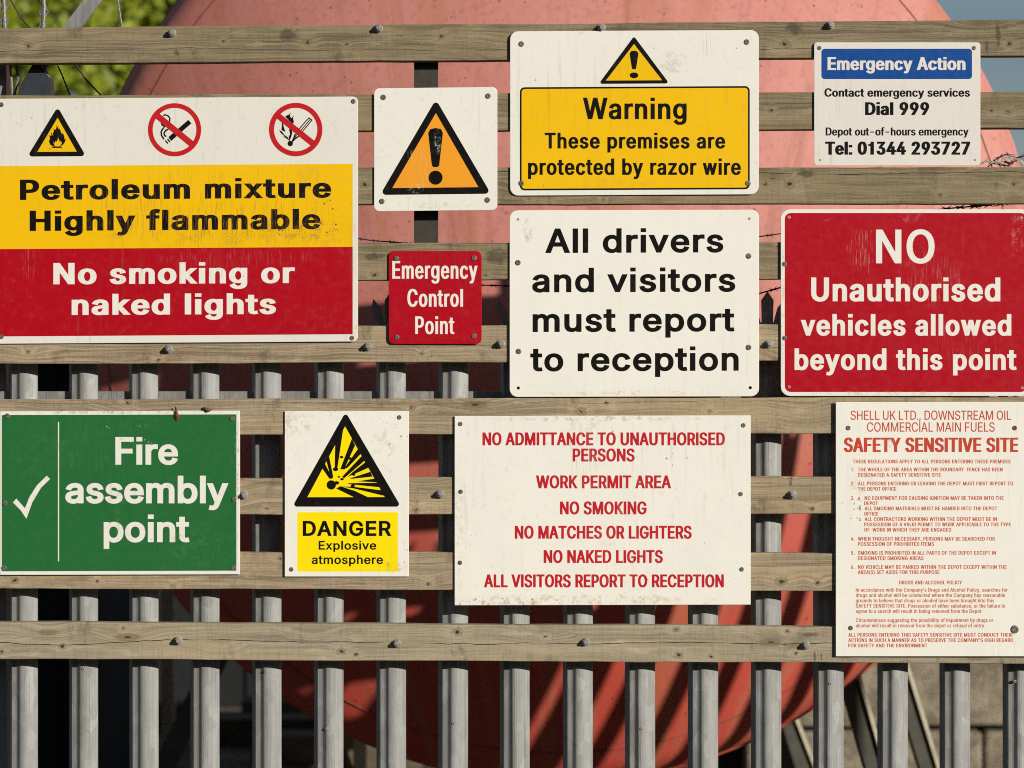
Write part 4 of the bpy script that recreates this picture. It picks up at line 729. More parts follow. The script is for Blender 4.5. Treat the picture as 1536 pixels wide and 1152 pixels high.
# ------------------------------------------------------------ palisade fence of galvanised pales
fence = thing('palisade_fence', (0, .09, 0), 'galvanised steel palisade fence behind the boards', 'fence')
PROF = [(-38, 30), (-36.5, 27), (-29.5, 9.5), (-27, 7.5), (-18, 7), (-14.5, 6), (-11, 3.4), (-8, .9), (-5.5, -.3), (-1, -.5), (4, .2), (10, 1.8), (16, 4.0), (22, 6.6), (28, 9.8), (33.5, 13.6), (34.5, 16)]
RIDGE = .049
def pale(xr, tip=437):
    """xr = photo pixel of the right edge"""
    dep = RIDGE + .01; cxw = W(xr, 576, dep).x - .0345
    ztip = W(0, tip, dep).z; zs = ztip - .075
    jit = random.uniform(-.0015, .0015); V, F = [], []; t = .003
    th = lambda off: [(cxw + jit + p[0]/1000*(1 if not off else .97), RIDGE + p[1]/1000 + off) for p in PROF]
    fr, bk = th(0), th(t); n = len(PROF)
    levels = [.02, zs]
    for z_ in levels:
        V += [(a, b, z_) for a, b in fr]; V += [(a, b, z_) for a, b in bk]
    for i in range(n-1):
        F.append((i, i+1, 2*n+i+1, 2*n+i)); F.append((n+i+1, n+i, 3*n+i, 3*n+i+1)); F.append((2*n+i, 2*n+i+1, 3*n+i+1, 3*n+i)); F.append((i+1, i, n+i, n+i+1))
    F.append((0, 2*n, 3*n, n)); F.append((n-1, 2*n-1, 4*n-1, 3*n-1))
    # three splayed prongs
    def prong(xa, xb, shx, wd, tipx, zt, yb):
        k = len(V)
        base = [(cxw+xa, yb, zs-.004), (cxw+xb, yb, zs-.004), (cxw+shx+wd, yb-.002, zt-.022), (cxw+tipx, yb-.004, zt), (cxw+shx-wd, yb-.002, zt-.022)]
        V.extend(base); V.extend([(a, b+.003, c_) for a, b, c_ in base])
        F.append((k, k+1, k+2, k+3, k+4)); F.append((k+9, k+8, k+7, k+6, k+5))
        for i in range(5): F.append((k+i, k+5+i, k+5+(i+1) % 5, k+(i+1) % 5))
    prong(-.0135, .0135, 0, .0150, 0, ztip, RIDGE+.003)
    prong(-.034, -.0150, -.036, .011, -.043, ztip-.018, RIDGE+.010)
    prong(.0150, .034, .036, .011, .043, ztip-.018, RIDGE+.012)
    o = mesh_obj('pale', V, F, M_galv, fence, loc=(cxw, RIDGE, 0)); recalc(o); o.rotation_euler = (0, R(random.uniform(-.07, .07)), R(random.uniform(-1.5, 1.5))); return o
XR = [57, 147.5, 239, 330, 422, 514.6, 608.6, 702, 795.6, 890, 984, 1078, 1172, 1266.6, 1361.6, 1456, 1551]
x_ = 57 - 91
while x_ > -420: XR.insert(0, x_); x_ -= 91
for xr in XR:
    if abs(xr + 34) < 2: continue
    pale(xr)
x_ = XR[-1] + 130
pale(XR[-1] + 92)
x_ = 1960
while x_ < 3300: pale(x_, 215); x_ += 95.5  # taller unseen pales added to throw striped shadows on the tank
def rail(x0, x1, py0, py1, dep=.0765):
    a, b2 = W(x0, py0, dep), W(x1, py1, dep); h = (py1 - py0) * K
    V, F = join([box(((a.x+b2.x)/2, dep + .0025, (a.z+b2.z)/2), (b2.x-a.x, .005, a.z-b2.z)), box(((a.x+b2.x)/2, dep + .03, a.z - .0025), (b2.x-a.x, .05, .005))])
    return mesh_obj('rail', V, F, M_galv, fence)
rail(-420, 1900, 587, 634); rail(-420, 1900, 1480, 1520); rail(1900, 3300, 1480, 1520)
a = W(1905, 0, .07)
V, F = box((a.x, .11, 1.15), (.06, .06, 2.3)); mesh_obj('post', V, F, M_galv, fence)
V, F = box((W(3320, 0, .1).x, .11, 1.15), (.06, .06, 2.3)); mesh_obj('post', V, F, M_galv, fence)
a = W(-28, 0, .07); V, F = join([box((a.x + .028, .098, 1.32), (.056, .004, 2.64)), box((a.x+.054, .125, 1.32), (.004, .05, 2.64))]); mesh_obj('post', V, F, M_galv, fence)
for px, py in ((680, 1085), (962, 1093), (1245, 1025), (1522, 1022), (125, 1003), (398, 1008), (490, 1093)):
    o = bpy.data.objects.new('pale_bolt', SCREW); col.objects.link(o); o.parent = fence; o.scale = (.62, 1.6, .62)
    o.location = W(px, py, RIDGE + .001) - Vector(fence.location); o.material_slots[0].link = 'OBJECT'; o.material_slots[0].material = M_bolt

# ------------------------------------------------------------ timber boards on which the signs hang
frame = thing('timber_board_fence', (0, .02, 0), 'weathered horizontal boards that carry the signs', 'fence')
def board(name_label, x0, x1, tl, bl, tr_, br, mat, bolts=(), th=.038, yb=0.0, seed=0):
    rg = random.Random(seed); a, b2 = W(x0, (tl+bl)/2, yb), W(x1, (tr_+br)/2, yb); N = 60; V, F = [], []
    o_ = (a+b2)/2 + Vector((0, th/2, 0)); ph = [rg.uniform(0, 6) for _ in range(4)]
    for i in range(N+1):
        t = i/N; px = x0 + (x1-x0)*t; zt = W(px, tl+(tr_-tl)*t, yb); zb = W(px, bl+(br-bl)*t, yb)
        zt_ = zt.z + .0007*math.sin(t*31+ph[0]) + rg.gauss(0, .00035); zb_ = zb.z + .0007*math.sin(t*27+ph[1]) + rg.gauss(0, .00035)
        yy = yb + .0012*math.sin(t*7+ph[2]); e = .0022
        sec = [(yy+e, zt_), (yy+e*.3, zt_-e*.3), (yy, zt_-e), (yy, zb_+e), (yy+e*.3, zb_+e*.3), (yy+e, zb_), (yy+th, zb_), (yy+th, zt_)]
        V += [(zt.x, q[0], q[1]) for q in sec]
    for i in range(N):
        for k in range(8): F.append((i*8+k, i*8+(k+1) % 8, (i+1)*8+(k+1) % 8, (i+1)*8+k))
    F.append(tuple(range(8))); F.append(tuple(N*8+k for k in range(8))[::-1])
    o = mesh_obj('board', V, F, mat, frame, loc=o_); recalc(o)
    if name_label: o['label'] = name_label
    for px, py in bolts:
        q = bpy.data.objects.new('bolt', BOLT); col.objects.link(q); q.parent = o; q.location = W(px, py, yb) - o_; q.rotation_euler = (rg.uniform(-.06, .06), rg.uniform(0, 3), rg.uniform(-.08, .08))
    return o
B = board
B('mossy top board, highest of the nine', -260, 1900, 44, 97.5, 26.5, 81.5, W_ROW[0], [(258, 50), (568, 43), (902, 42), (1245, 38)], seed=1)
B(None, -260, 1900, 143.5, 199, 136.5, 191.5, W_ROW[1], seed=2)
B('board with a long split along its top edge', -260, 1900, 251.5, 307.5, 250.5, 305, W_ROW[2], seed=3)
B(None, -260, 1900, 367, 422.5, 361, 417, W_ROW[3], seed=4)
B(None, -260, 1900, 492, 547.5, 483, 538, W_ROW[4], [(253, 524), (552, 520), (751, 516), (1153, 516)], seed=5)
B(None, -260, 1900, 600, 653.5, 594, 648.5, W_ROW[5], seed=6)
B(None, -260, 1900, 718.5, 773, 713, 770, W_ROW[6], [(366, 743), (660, 741), (1188, 742)], seed=7)
B(None, -260, 1900, 827, 882.5, 831, 888, W_ROW[7], seed=8)
B('cracked grey board, lowest of the nine', -260, 1900, 931.5, 987.5, 943, 997, W_ROW[8], [(267, 961), (595, 965), (878, 963), (1208, 968)], seed=9)
a, b2 = W(621, 60, .04), W(657, 700, .04); V, F = box(((a.x+b2.x)/2, .052, (a.z + W(0, 470, .04).z)/2), (b2.x - a.x, .022, a.z - W(0, 470, .04).z)); mesh_obj('batten', V, F, M_post, frame)
a = W(1668, -50, .0385); V, F = box((a.x, .06, a.z/2), (.07, .04, a.z)); mesh_obj('batten', V, F, M_post, frame)
for px in (1860, -200):
    a = W(px, 60, .0385); V, F = box((a.x, .0575, 1.3), (.05, .035, 2.6)); mesh_obj('batten', V, F, M_post, frame)

# ------------------------------------------------------------ signs
DB = (.10, .065, .03)
s = Sign('flammable_warning_sign', 'large sign reading Petroleum mixture Highly flammable in yellow over red, largest of the signs', -10, 146.5, 537, 514, 8, srgb(222, 218, 205), skew=-3.5,
  feats=[('crack', 330, 350, 230, 30, (.10, .05, .012), .8), ('streak', 330, 335, 220, 46, (.22, .10, .015), .55), ('speck', 490, 320, 40, 60, (.05, .02, .01), .95), ('speck', 440, 330, 90, 45, (.10, .05, .02), .8), ('mottle', 470, 350, 60, 24, (.25, .13, .03), .5),
         ('streak', 280, 300, 260, 60, (.30, .15, .02), .35), ('streak', 350, 388, 150, 16, (.45, .2, .18), .3), ('streak', 45, 395, 18, 30, (.6, .3, .3), .3), ('speck', 60, 200, 60, 60, DIRT, .5), ('speck', 420, 415, 120, 60, (.12, .01, .01), .3)])
s.add('yellow_band', flat([[(-2, 247.5), (529, 247.5), (529, 372), (-2, 372)]]), YEL)
s.add('red_band', flat([[(-2, 372), (529, 372), (529, 503), (-2, 503)]]), RED)
s.line('Petroleum mixture', 30, 497, 300, 30.5, 9.6, BLACK, base1=296.5, hr=.56); s.line('Highly flammable', 44.5, 481, 346.5, 30.5, 9.6, BLACK, base1=343.5, hr=.56)
s.line('No smoking or', 80, 442, 426.5, 32, 9.6, WHITE, base1=424.5, hr=.56); s.line('naked lights', 107.5, 414, 472.5, 31.5, 9.6, WHITE, base1=471, hr=.56)
s.add('pictogram', flat([rtri(86.4, 159, 41, 129, 233.4, 4)], []), BLACK, 1)
s.add('pictogram', flat([[(86.4, 175.4), (115.1, 226.5), (55.9, 226.5)]]), YEL, 2)
s.add('pictogram', flat([Z(0, 130, 10.47, [(810,950),(975,950),(975,935),(940,930),(985,905),(1020,860),(1038,800),(1015,820),(1010,770),(985,710),(975,740),(950,680),(935,640),(925,660),(890,590),(885,640),(865,670),(840,640),(845,690),(830,720),(835,760),(800,700),(808,760),(770,750),(785,790),(770,850),(790,900),(850,935),(810,935)])]), BLACK, 3)
s.add('pictogram', flat([Z(0, 130, 10.47, [(862,925),(833,850),(860,880),(870,840),(890,855),(915,790),(935,850),(950,830),(950,870),(975,850),(960,900),(925,928)])]), YEL, 4)
def ban(ox, oy, sc, cx, cy, ro, ri, bar, blacks):
    s.add('pictogram', flat([Z(ox, oy, sc, b) for b in blacks]), BLACK, 2, False)
    s.add('pictogram', flat([Z(ox, oy, sc, circ(cx, cy, ro, 56))], [Z(ox, oy, sc, circ(cx, cy, ri, 56))]), (.50, .012, .015), 3, False)
    s.add('pictogram', flat([Z(ox, oy, sc, bar)]), (.50, .012, .015), 4, False)
ban(210, 145, 11.52, 597, 572, 460, 378, [(265, 372), (335, 290), (925, 772), (860, 860)], [
  [(835, 400), (890, 460), (540, 765), (490, 700)], [(465, 735), (485, 722), (527, 775), (507, 790)], [(428, 762), (447, 748), (492, 802), (472, 818)],
  stroke([(400,325),(440,313),(490,335),(517,380),(510,435)], 26), stroke([(370,455),(385,490),(425,520),(390,560),(366,610),(372,670),(415,738)], 28), stroke([(490,560),(440,590),(415,630),(425,670),(455,690)], 28)])
ban(390, 145, 11.52, 617, 568, 462, 375, [(285, 372), (345, 290), (955, 772), (890, 858)], [
  circ(522, 810, 47, 18), stroke([(680,555),(845,365)], 18), stroke([(735,600),(898,405)], 18), stroke([(838,362),(903,408)], 18), stroke([(710,580),(872,388)], 15),
  [(545,775),(600,640),(625,650),(590,720),(690,655),(695,680),(610,740),(565,790)], stroke([(600,710),(640,650)], 14),
  [(435,345),(470,320),(500,310),(545,260),(520,310),(520,345),(545,370),(590,320),(570,370),(585,430),(575,470),(500,410)],
  [(375,440),(400,450),(410,520),(440,610),(395,590),(370,570),(380,500)], [(330,575),(380,600),(420,660),(480,700),(515,770),(450,715),(385,690),(430,690),(360,630)],
  [(510,520),(545,570),(560,620),(530,720),(510,770),(495,700),(520,640),(505,580)]])
s.screws([(530, 152), (528, 507), (2, 157), (2, 505)], 3.6)

s = Sign('hazard_triangle_sign', 'small square white sign with only an orange exclamation triangle scratched across its middle', 561, 131.5, 746, 316, 8, WHITE, skew=-2,
  feats=[('mottle', 656, 212, 6, 19, (.62, .58, .5), .75), ('streak', 630, 255, 22, 42, (.6, .5, .35), .6), ('mottle', 622, 285, 12, 10, (.6, .55, .45), .6), ('mottle', 660, 308, 50, 6, DIRT, .3)])
s.add('pictogram', flat([rtri(653.8, 149, 570, 736.5, 291.5, 5)]), BLACK, 1); s.add('pictogram', flat([[(653.8, 169.6), (717.6, 281.4), (588.4, 281.4)]]), ORANGE, 2)
def bang(s, cx, t, b, wt, wb, dy, dr, ry=None):
    s.add('pictogram', flat([[(cx-wt, t+wt*.7), (cx-wt*.75, t+wt*.15), (cx, t), (cx+wt*.75, t+wt*.15), (cx+wt, t+wt*.7), (cx+wb, b-wb*.4), (cx+wb*.6, b), (cx-wb*.6, b), (cx-wb, b-wb*.4)], circ(cx, dy, dr, 28, ry)]), BLACK, 3)
bang(s, 653.3, 192, 250.5, 11, 5.5, 266.5, 10.6)
s.screws([(575, 146), (732, 144), (573, 302), (731, 300)])

s = Sign('razor_wire_warning_sign', 'white sign with a yellow panel reading Warning These premises are protected by razor wire', 765, 46, 1138, 292.5, 12, WHITE, skew=-2,
  feats=[('mottle', 1010, 95, 26, 24, (.35, .28, .13), .35), ('streak', 1062, 70, 12, 34, (.3, .24, .14), .4), ('crack', 900, 274, 110, 12, (.3, .16, .02), .5)])
s.add('border', flat([rrect(779.8, 130, 1124.6, 284.8, 7)]), BLACK, 1); s.add('yellow_panel', flat([rrect(782.4, 132.6, 1122, 282.2, 5)]), YEL, 2)
s.add('pictogram', flat([rtri(951, 54.3, 898, 1004, 125.5, 2.6)]), BLACK, 1); s.add('pictogram', flat([[(951, 66), (993.2, 120.6), (908.8, 120.6)]]), YEL, 2)
bang(s, 951, 76, 104, 6.6, 3.2, 113, 6.5, 4.4)
s.line('Warning', 874.3, 1030, 178.8, 32.3, 6.2, BLACK); s.line('These premises are', 817, 1087.8, 222.8, 23.8, 4.7, BLACK); s.line('protected by razor wire', 792, 1111.3, 262.3, 24.6, 4.7, BLACK)
s.screws([(782, 66), (1120, 63), (782, 275), (1122, 275)])

s = Sign('emergency_phone_sign', 'white sign headed Emergency Action on a blue strip with a phone number', 1221, 63.5, 1470.5, 248.5, 5, CREAM, skew=0, feats=[('speck', 1420, 100, 40, 30, DIRT, .5)], grime=.15)
s.add('blue_panel', flat([rrect(1232.1, 73.1, 1458, 118.6, 5)]), BLUE, 1)
s.line('Emergency Action', 1241.3, 1448.3, 105, 19.4, 4.7, CREAM, kap=.5, hr=.62, tight=18); s.line('Contact emergency services', 1236.7, 1455, 145, 12.6, 2.9, BLACK, kap=.5, hr=.62, tight=18)
s.line('Dial 999', 1297.7, 1393.8, 172.5, 19.2, 5.0, BLACK, kap=.5, hr=.62, tight=18); s.line('Depot out-of-hours emergency', 1238.6, 1453, 203.2, 12, 2.6, BLACK, kap=.5, hr=.62, tight=18); s.line('Tel: 01344 293727', 1237.8, 1455.3, 232, 19.6, 5.0, BLACK, kap=.5, hr=.62, tight=18)
s.screws([(1229, 72), (1461, 72)], 3.2); s.holes([(1230, 240), (1462.5, 240)], (.3, .25, .16), 1.6)

s = Sign('emergency_point_sign', 'small red square sign reading Emergency Control Point', 583, 376.5, 722.5, 516, 8, RED, feats=[('speck', 632, 409, 4, 4, BLACK, .9)], grime=.1)
s.line('Emergency', 588.4, 716.4, 418, 26.6, 4.0, WHITE); s.line('Control', 611, 694.6, 460, 26.4, 4.0, WHITE); s.line('Point', 622.8, 681.7, 501, 26.5, 4.0, WHITE)
s.screws([(594.5, 388), (711, 387), (595, 506), (711, 504)], 4)

s = Sign('reception_sign', 'white sign reading All drivers and visitors must report to reception in bold black', 764.3, 315, 1138.5, 595, 12, WHITE2, skew=-1,
  feats=[('mottle', 950, 590, 170, 5, (.4, .34, .2), .4), ('streak', 1000, 590, 120, 14, (.4, .34, .2), .3), ('mottle', 792, 345, 9, 28, (.22, .2, .06), .45), ('speck', 790, 340, 16, 30, DIRT, .5)], grime=.12)
for t_, xa, xb, ya, yb_ in (('All drivers', 817.8, 1085, 379.5, 378.5), ('and visitors', 798.4, 1103, 438.5, 437.5), ('must report', 799, 1102, 498, 497), ('to reception', 795.5, 1108, 557, 556)):
    s.line(t_, xa, xb, ya, 36.7, 7.8, BLACK, base1=yb_)
s.screws([(777, 394), (1123, 384), (778, 527), (1123, 521)]); s.holes([(777, 329), (1124, 328)], (.32, .24, .2), 2); s.holes([(777.5, 582), (1125.5, 581.5)])

s = Sign('vehicle_ban_sign', 'red sign with a white edge reading NO Unauthorised vehicles allowed beyond this point', 1171, 314, 1546, 594, 14, WHITE, skew=0,
  feats=[('mottle', 1350, 590, 170, 5, (.35, .28, .14), .4), ('mottle', 1174, 450, 4, 130, (.35, .28, .16), .35), ('streak', 1293, 375, 24, 38, (.62, .3, .26), .65), ('streak', 1395, 415, 60, 46, (.6, .28, .25), .4), ('mottle', 1368, 325, 26, 10, (.5, .12, .11), .5), ('mottle', 1525, 350, 12, 36, (.62, .3, .27), .4), ('mottle', 1240, 328, 8, 6, (.55, .2, .2), .4), ('streak', 1460, 520, 70, 50, (.5, .15, .15), .25)], grime=.08)
s.add('red_panel', flat([rrect(1177.2, 319.5, 1540, 588, 9)]), RED, 1)
s.line('NO', 1314, 1402, 395, 50.6, 8.8, WHITE); s.line('Unauthorised', 1216.7, 1500.5, 452, 35.8, 7.4, WHITE); s.line('vehicles allowed', 1201, 1517, 503.4, 32.4, 6.7, WHITE); s.line('beyond this point', 1191.8, 1525, 555, 32.4, 6.7, WHITE)
s.screws([(1177, 396), (1177, 507)], 3.6); s.screws([(1183.5, 326), (1532, 327), (1183.5, 580.5), (1533, 582)], 2.6, M_pinkcap)

s = Sign('assembly_point_sign', 'green sign with a white tick reading Fire assembly point', 0, 616.5, 360, 862, 1, WHITE, skew=-1,
  feats=[('mottle', 356, 720, 4, 130, (.3, .25, .14), .5), ('mottle', 180, 618, 180, 4, (.25, .2, .1), .6), ('mottle', 300, 820, 60, 40, (.06, .2, .05), .35), ('mottle', 60, 680, 60, 50, (.05, .17, .05), .3), ('mottle', 180, 770, 10, 45, (.1, .2, .06), .4), ('speck', 190, 650, 60, 40, (.35, .33, .25), .6), ('speck', 215, 815, 60, 40, (.03, .05, .02), .4), ('streak', 150, 670, 80, 60, (.1, .2, .08), .3)], coat=0)
s.add('green_panel', flat([[(2.7, 622), (354.6, 622), (354.6, 856.5), (2.7, 856.5)]]), GREEN, 1)
s.add('divider', flat([[(86.9, 632.6), (88.7, 632.6), (88.7, 841.7), (86.9, 841.7)]]), WHITE, 2)
s.add('tick', flat([Z(0, 600, 3.84, [(74,590),(94,568),(144,624),(168,562),(212,492),(269,436),(288,455),(236,506),(187,588),(152,684),(120,636)])]), WHITE, 2, False)
s.line('Fire', 173, 267, 697, 41.5, 8.6, WHITE, kap=.15); s.line('assembly', 98, 342.7, 755, 41.5, 8.6, WHITE, kap=.15, hr=.85); s.line('point', 155.5, 284.4, 813.3, 41.5, 8.6, WHITE, kap=.15, hr=.85)
s.screws([(11, 624), (348, 628), (7, 755), (351, 749), (6, 852), (350, 852)], 4)

s = Sign('explosive_danger_sign', 'upright white sign with an explosion triangle over a yellow panel reading DANGER Explosive atmosphere', 427, 616.5, 613.3, 864.8, 1, WHITE2,
  feats=[('mottle', 445, 635, 34, 26, (.45, .36, .16), .5), ('speck', 585, 650, 34, 44, (.12, .08, .04), .75), ('mottle', 575, 665, 24, 26, (.4, .3, .14), .35), ('mottle', 590, 850, 26, 12, (.35, .24, .06), .5), ('speck', 600, 835, 22, 26, (.15, .1, .03), .6), ('streak', 450, 690, 14, 40, (.6, .58, .52), .3), ('speck', 520, 618, 90, 6, (.15, .12, .04), .7)])
s.add('yellow_panel', flat([rrect(446, 768.3, 597, 857.4, 2)]), DYEL, 1)
s.add('pictogram', flat([rtri(518.4, 618, 438.5, 601.5, 760, 4)]), BLACK, 1); s.add('pictogram', flat([[(517.6, 639.6), (577.0, 745.6), (461, 745.8)]]), DYEL, 2)
E_ = lambda p: Z(435, 615, 7.43, p)
s.add('pictogram', flat([E_(p) for p in ([(505,330),(598,180),(528,650),(498,650)], [(436,515),(405,565),(452,745),(482,745)], [(388,595),(362,655),(438,765),(465,745)], [(690,318),(726,392),(604,660),(560,660)],
  [(757,435),(788,490),(640,645),(600,655)], [(800,512),(832,565),(602,762),(580,745)], [(840,582),(872,645),(640,748),(700,690)], [(896,688),(920,742),(665,770),(690,755)], [(940,765),(965,805),(750,795)],
  [(972,810),(1008,862),(650,826),(650,816)], [(1025,895),(1062,960),(700,872),(540,852),(700,855)], [(870,972),(720,976),(515,875),(560,850),(720,900)])]), BLACK, 3, False)
s.add('pictogram', flat([E_(circ(460, 835, 52, 22))]), BLACK, 4, False)
for cx_, cy_, r_ in ((520,812,28),(575,525,20),(670,540,20),(508,660,30),(600,650,18),(545,745,14),(580,770,20),(710,720,19),(700,845,24),(455,750,24)):
    s.add('pictogram', flat([E_(circ(cx_, cy_, r_, 14, r_*.7))]), BLACK, 5, False)
s.line('DANGER', 454.2, 587.3, 804, 22.7, 4.9, BLACK); s.line('Explosive', 478, 564.4, 824.5, 13.2, 2.6, BLACK); s.line('atmosphere', 467.5, 574.5, 846, 13.4, 2.6, BLACK)
s.screws([(599, 626), (437, 854)], 3.4)

s = Sign('no_admittance_sign', 'white sign with red capitals beginning NO ADMITTANCE TO UNAUTHORISED PERSONS and a grimy lower edge', 681.8, 623.5, 1125.8, 907.5, .8, WHITE2, skew=-1,
  feats=[('mottle', 710, 905, 130, 9, (.18, .14, .06), .6), ('mottle', 880, 900, 240, 10, (.45, .36, .16), .55), ('streak', 1085, 690, 20, 60, (.4, .33, .2), .3), ('mottle', 690, 780, 8, 120, (.45, .38, .24), .35), ('streak', 690, 870, 5, 20, (.35, .2, .08), .5), ('mottle', 900, 628, 220, 5, (.3, .24, .1), .5), ('speck', 760, 900, 140, 12, (.08, .06, .03), .8), ('mottle', 880, 640, 40, 14, (.5, .34, .2), .4), ('speck', 910, 650, 50, 30, (.15, .1, .05), .7), ('streak', 880, 690, 40, 70, (.45, .28, .16), .4), ('speck', 1010, 695, 50, 22, (.06, .05, .04), .7),
         ('streak', 930, 790, 60, 120, (.5, .42, .28), .25), ('streak', 940, 860, 10, 40, (.5, .4, .25), .4), ('mottle', 691, 643, 3, 6, (.5, .2, .03), .9)])
for t_, xa, xb, y_ in (('NO ADMITTANCE TO UNAUTHORISED', 723.8, 1087.4, 668), ('PERSONS', 859, 952, 692.2), ('WORK PERMIT AREA', 804, 1006.7, 732.5), ('NO SMOKING', 840, 970, 771.6), ('NO MATCHES OR LIGHTERS', 772.3, 1037.6, 808), ('NO NAKED LIGHTS', 815.6, 994.3, 844.5), ('ALL VISITORS REPORT TO RECEPTION', 726, 1085.8, 881)):
    s.line(t_, xa, xb, y_, 19.4, 3.7, TRED, kap=.5, tight=24)
s.screws([(690.5, 636), (1115, 638), (691, 737.5), (1111, 741), (690, 844), (1112.5, 854)], 3.4)

s = Sign('site_rules_sign', 'tall cream sign of small red print headed SAFETY SENSITIVE SITE', 1253.5, 603, 1546, 984.5, .6, WHITE2, stand=.009,
  feats=[('streak', 1522, 655, 3.5, 18, (.62, .33, .08), .95), ('mottle', 1312, 718, 22, 10, (.4, .3, .15), .4), ('mottle', 1335, 662, 8, 10, (.4, .3, .2), .4), ('mottle', 1285, 740, 16, 40, (.6, .48, .25), .3), ('speck', 1280, 760, 26, 40, (.12, .1, .06), .5), ('streak', 1522, 958, 3, 16, (.4, .3, .2), .5)], grime=.15)
s.line('SHELL UK LTD., DOWNSTREAM OIL', 1276, 1516.7, 629.7, 13.8, 1.45, SRED, kap=.5, tight=18); s.line('COMMERCIAL MAIN FUELS', 1300.5, 1492, 647.5, 14, 1.45, SRED, kap=.5, tight=18)
s.line('SAFETY SENSITIVE SITE', 1265.7, 1527.4, 678, 21.5, 4.6, SRED, kap=.5, hr=.62, tight=18)
SM = [('THESE REGULATIONS APPLY TO ALL PERSONS ENTERING THESE PREMISES', 1279.4, 1516, 695), ('1.', 1277.4, 1280.5, 707), ('THE WHOLE OF THE AREA WITHIN THE BOUNDARY  FENCE HAS BEEN', 1287, 1504, 707), ('DESIGNATED A SAFETY SENSITIVE SITE', 1287, 1411.4, 715),
 ('2.', 1276.5, 1281.5, 728), ('ALL PERSONS ENTERING OR LEAVING THE DEPOT MUST FIRST REPORT TO', 1286.8, 1519.8, 728), ('THE DEPOT OFFICE', 1287, 1344.4, 736), ('3.', 1276.5, 1281.5, 749.8), ('a', 1287, 1290, 749.8), ('NO EQUIPMENT FOR CAUSING IGNITION MAY BE TAKEN INTO THE', 1297, 1505.7, 749.8), ('DEPOT', 1296.5, 1317, 757.7),
 ('b', 1288.5, 1291.5, 765.4), ('ALL SMOKING MATERIALS MUST BE HANDED INTO THE DEPOT', 1297, 1495.8, 765.4), ('OFFICE', 1296.5, 1317.4, 773.4), ('c', 1288.5, 1291.5, 781.4), ('ALL CONTRACTORS WORKING WITHIN THE DEPOT MUST BE IN', 1297, 1495.4, 781.4), ('POSSESSION OF A VALID PERMIT TO WORK APPLICABLE TO THE TYPE', 1296.5, 1516.5, 789.4), ('OF  WORK IN WHICH THEY ARE ENGAGED', 1296.5, 1427, 797.4),
 ('4.', 1276.5, 1282, 811), ('WHEN THOUGHT NECESSARY, PERSONS MAY BE SEARCHED FOR', 1287, 1492.4, 811), ('POSSESSION OF PROHIBITED ITEMS', 1287, 1401, 818.7), ('5.', 1276.5, 1282, 832), ('SMOKING IS PROHIBITED IN ALL PARTS OF THE DEPOT EXCEPT IN', 1287, 1494, 832), ('DESIGNATED SMOKING AREAS', 1287, 1385.4, 840), ('6.', 1276.5, 1282, 853.3), ('NO VEHICLE MAY BE PARKED WITHIN THE DEPOT EXCEPT WITHIN THE', 1287, 1510, 853.3), ('AREA(S) SET ASIDE FOR THIS PURPOSE', 1287, 1409.4, 861),
 ('DRUGS AND ALCOHOL POLICY', 1348.9, 1443, 876.5)]
for t_, xa, xb, y_ in SM: s.line(t_, xa, xb, y_, 5.6, 1.0, SRED2, kap=.95)
for t_, xa, xb, y_ in (("In accordance with the Company's Drugs and Alcohol Policy, searches for", 1283.9, 1511.6, 887.5), ('drugs and alcohol will be conducted where the Company has reasonable', 1283.9, 1507.9, 895.5), ('grounds to believe that drugs or alcohol have been brought into this', 1283.9, 1491.3, 903.5), ('SAFETY SENSITIVE SITE. Possession of either substance, or the failure to', 1283.9, 1507.9, 911.5), ('agree to a search will result in being removed from the Depot', 1283.9, 1472, 919.5), ('Circumstances suggesting the possibility of impairment by drugs or', 1283.9, 1490, 933), ('alcohol will result in removal from the depot or refusal of entry', 1283.9, 1476.2, 941)):
    s.line(t_, xa, xb, y_, 5.7, .92, SORG, kap=.95)
for t_, xa, xb, y_ in (('ALL PERSONS ENTERING THIS SAFETY SENSITIVE SITE MUST CONDUCT THEIR', 1272.5, 1519, 955), ("ACTIONS IN SUCH A MANNER AS TO PRESERVE THE COMPANY'S HIGH REGARD", 1272.5, 1519.6, 963), ('FOR SAFETY AND THE ENVIRONMENT', 1272.5, 1391, 971)):
    s.line(t_, xa, xb, y_, 5.6, 1.0, SRED2, kap=.95)
s.screws([(1272.3, 642), (1276, 942)], 3.6); s.screws([(1522, 642)], 3.6, M_rust); s.screws([(1522, 944)], 6.5)

for q in (wall, bk): q['kind'] = 'thing'
s = Sign('shadow_caster_panel', 'large blank grey panel added beyond the right edge of the view to shade the tank', 1690, 90, 1893, 1150, 4, CREAM)  # unseen panel added to cast its shadow on the tank
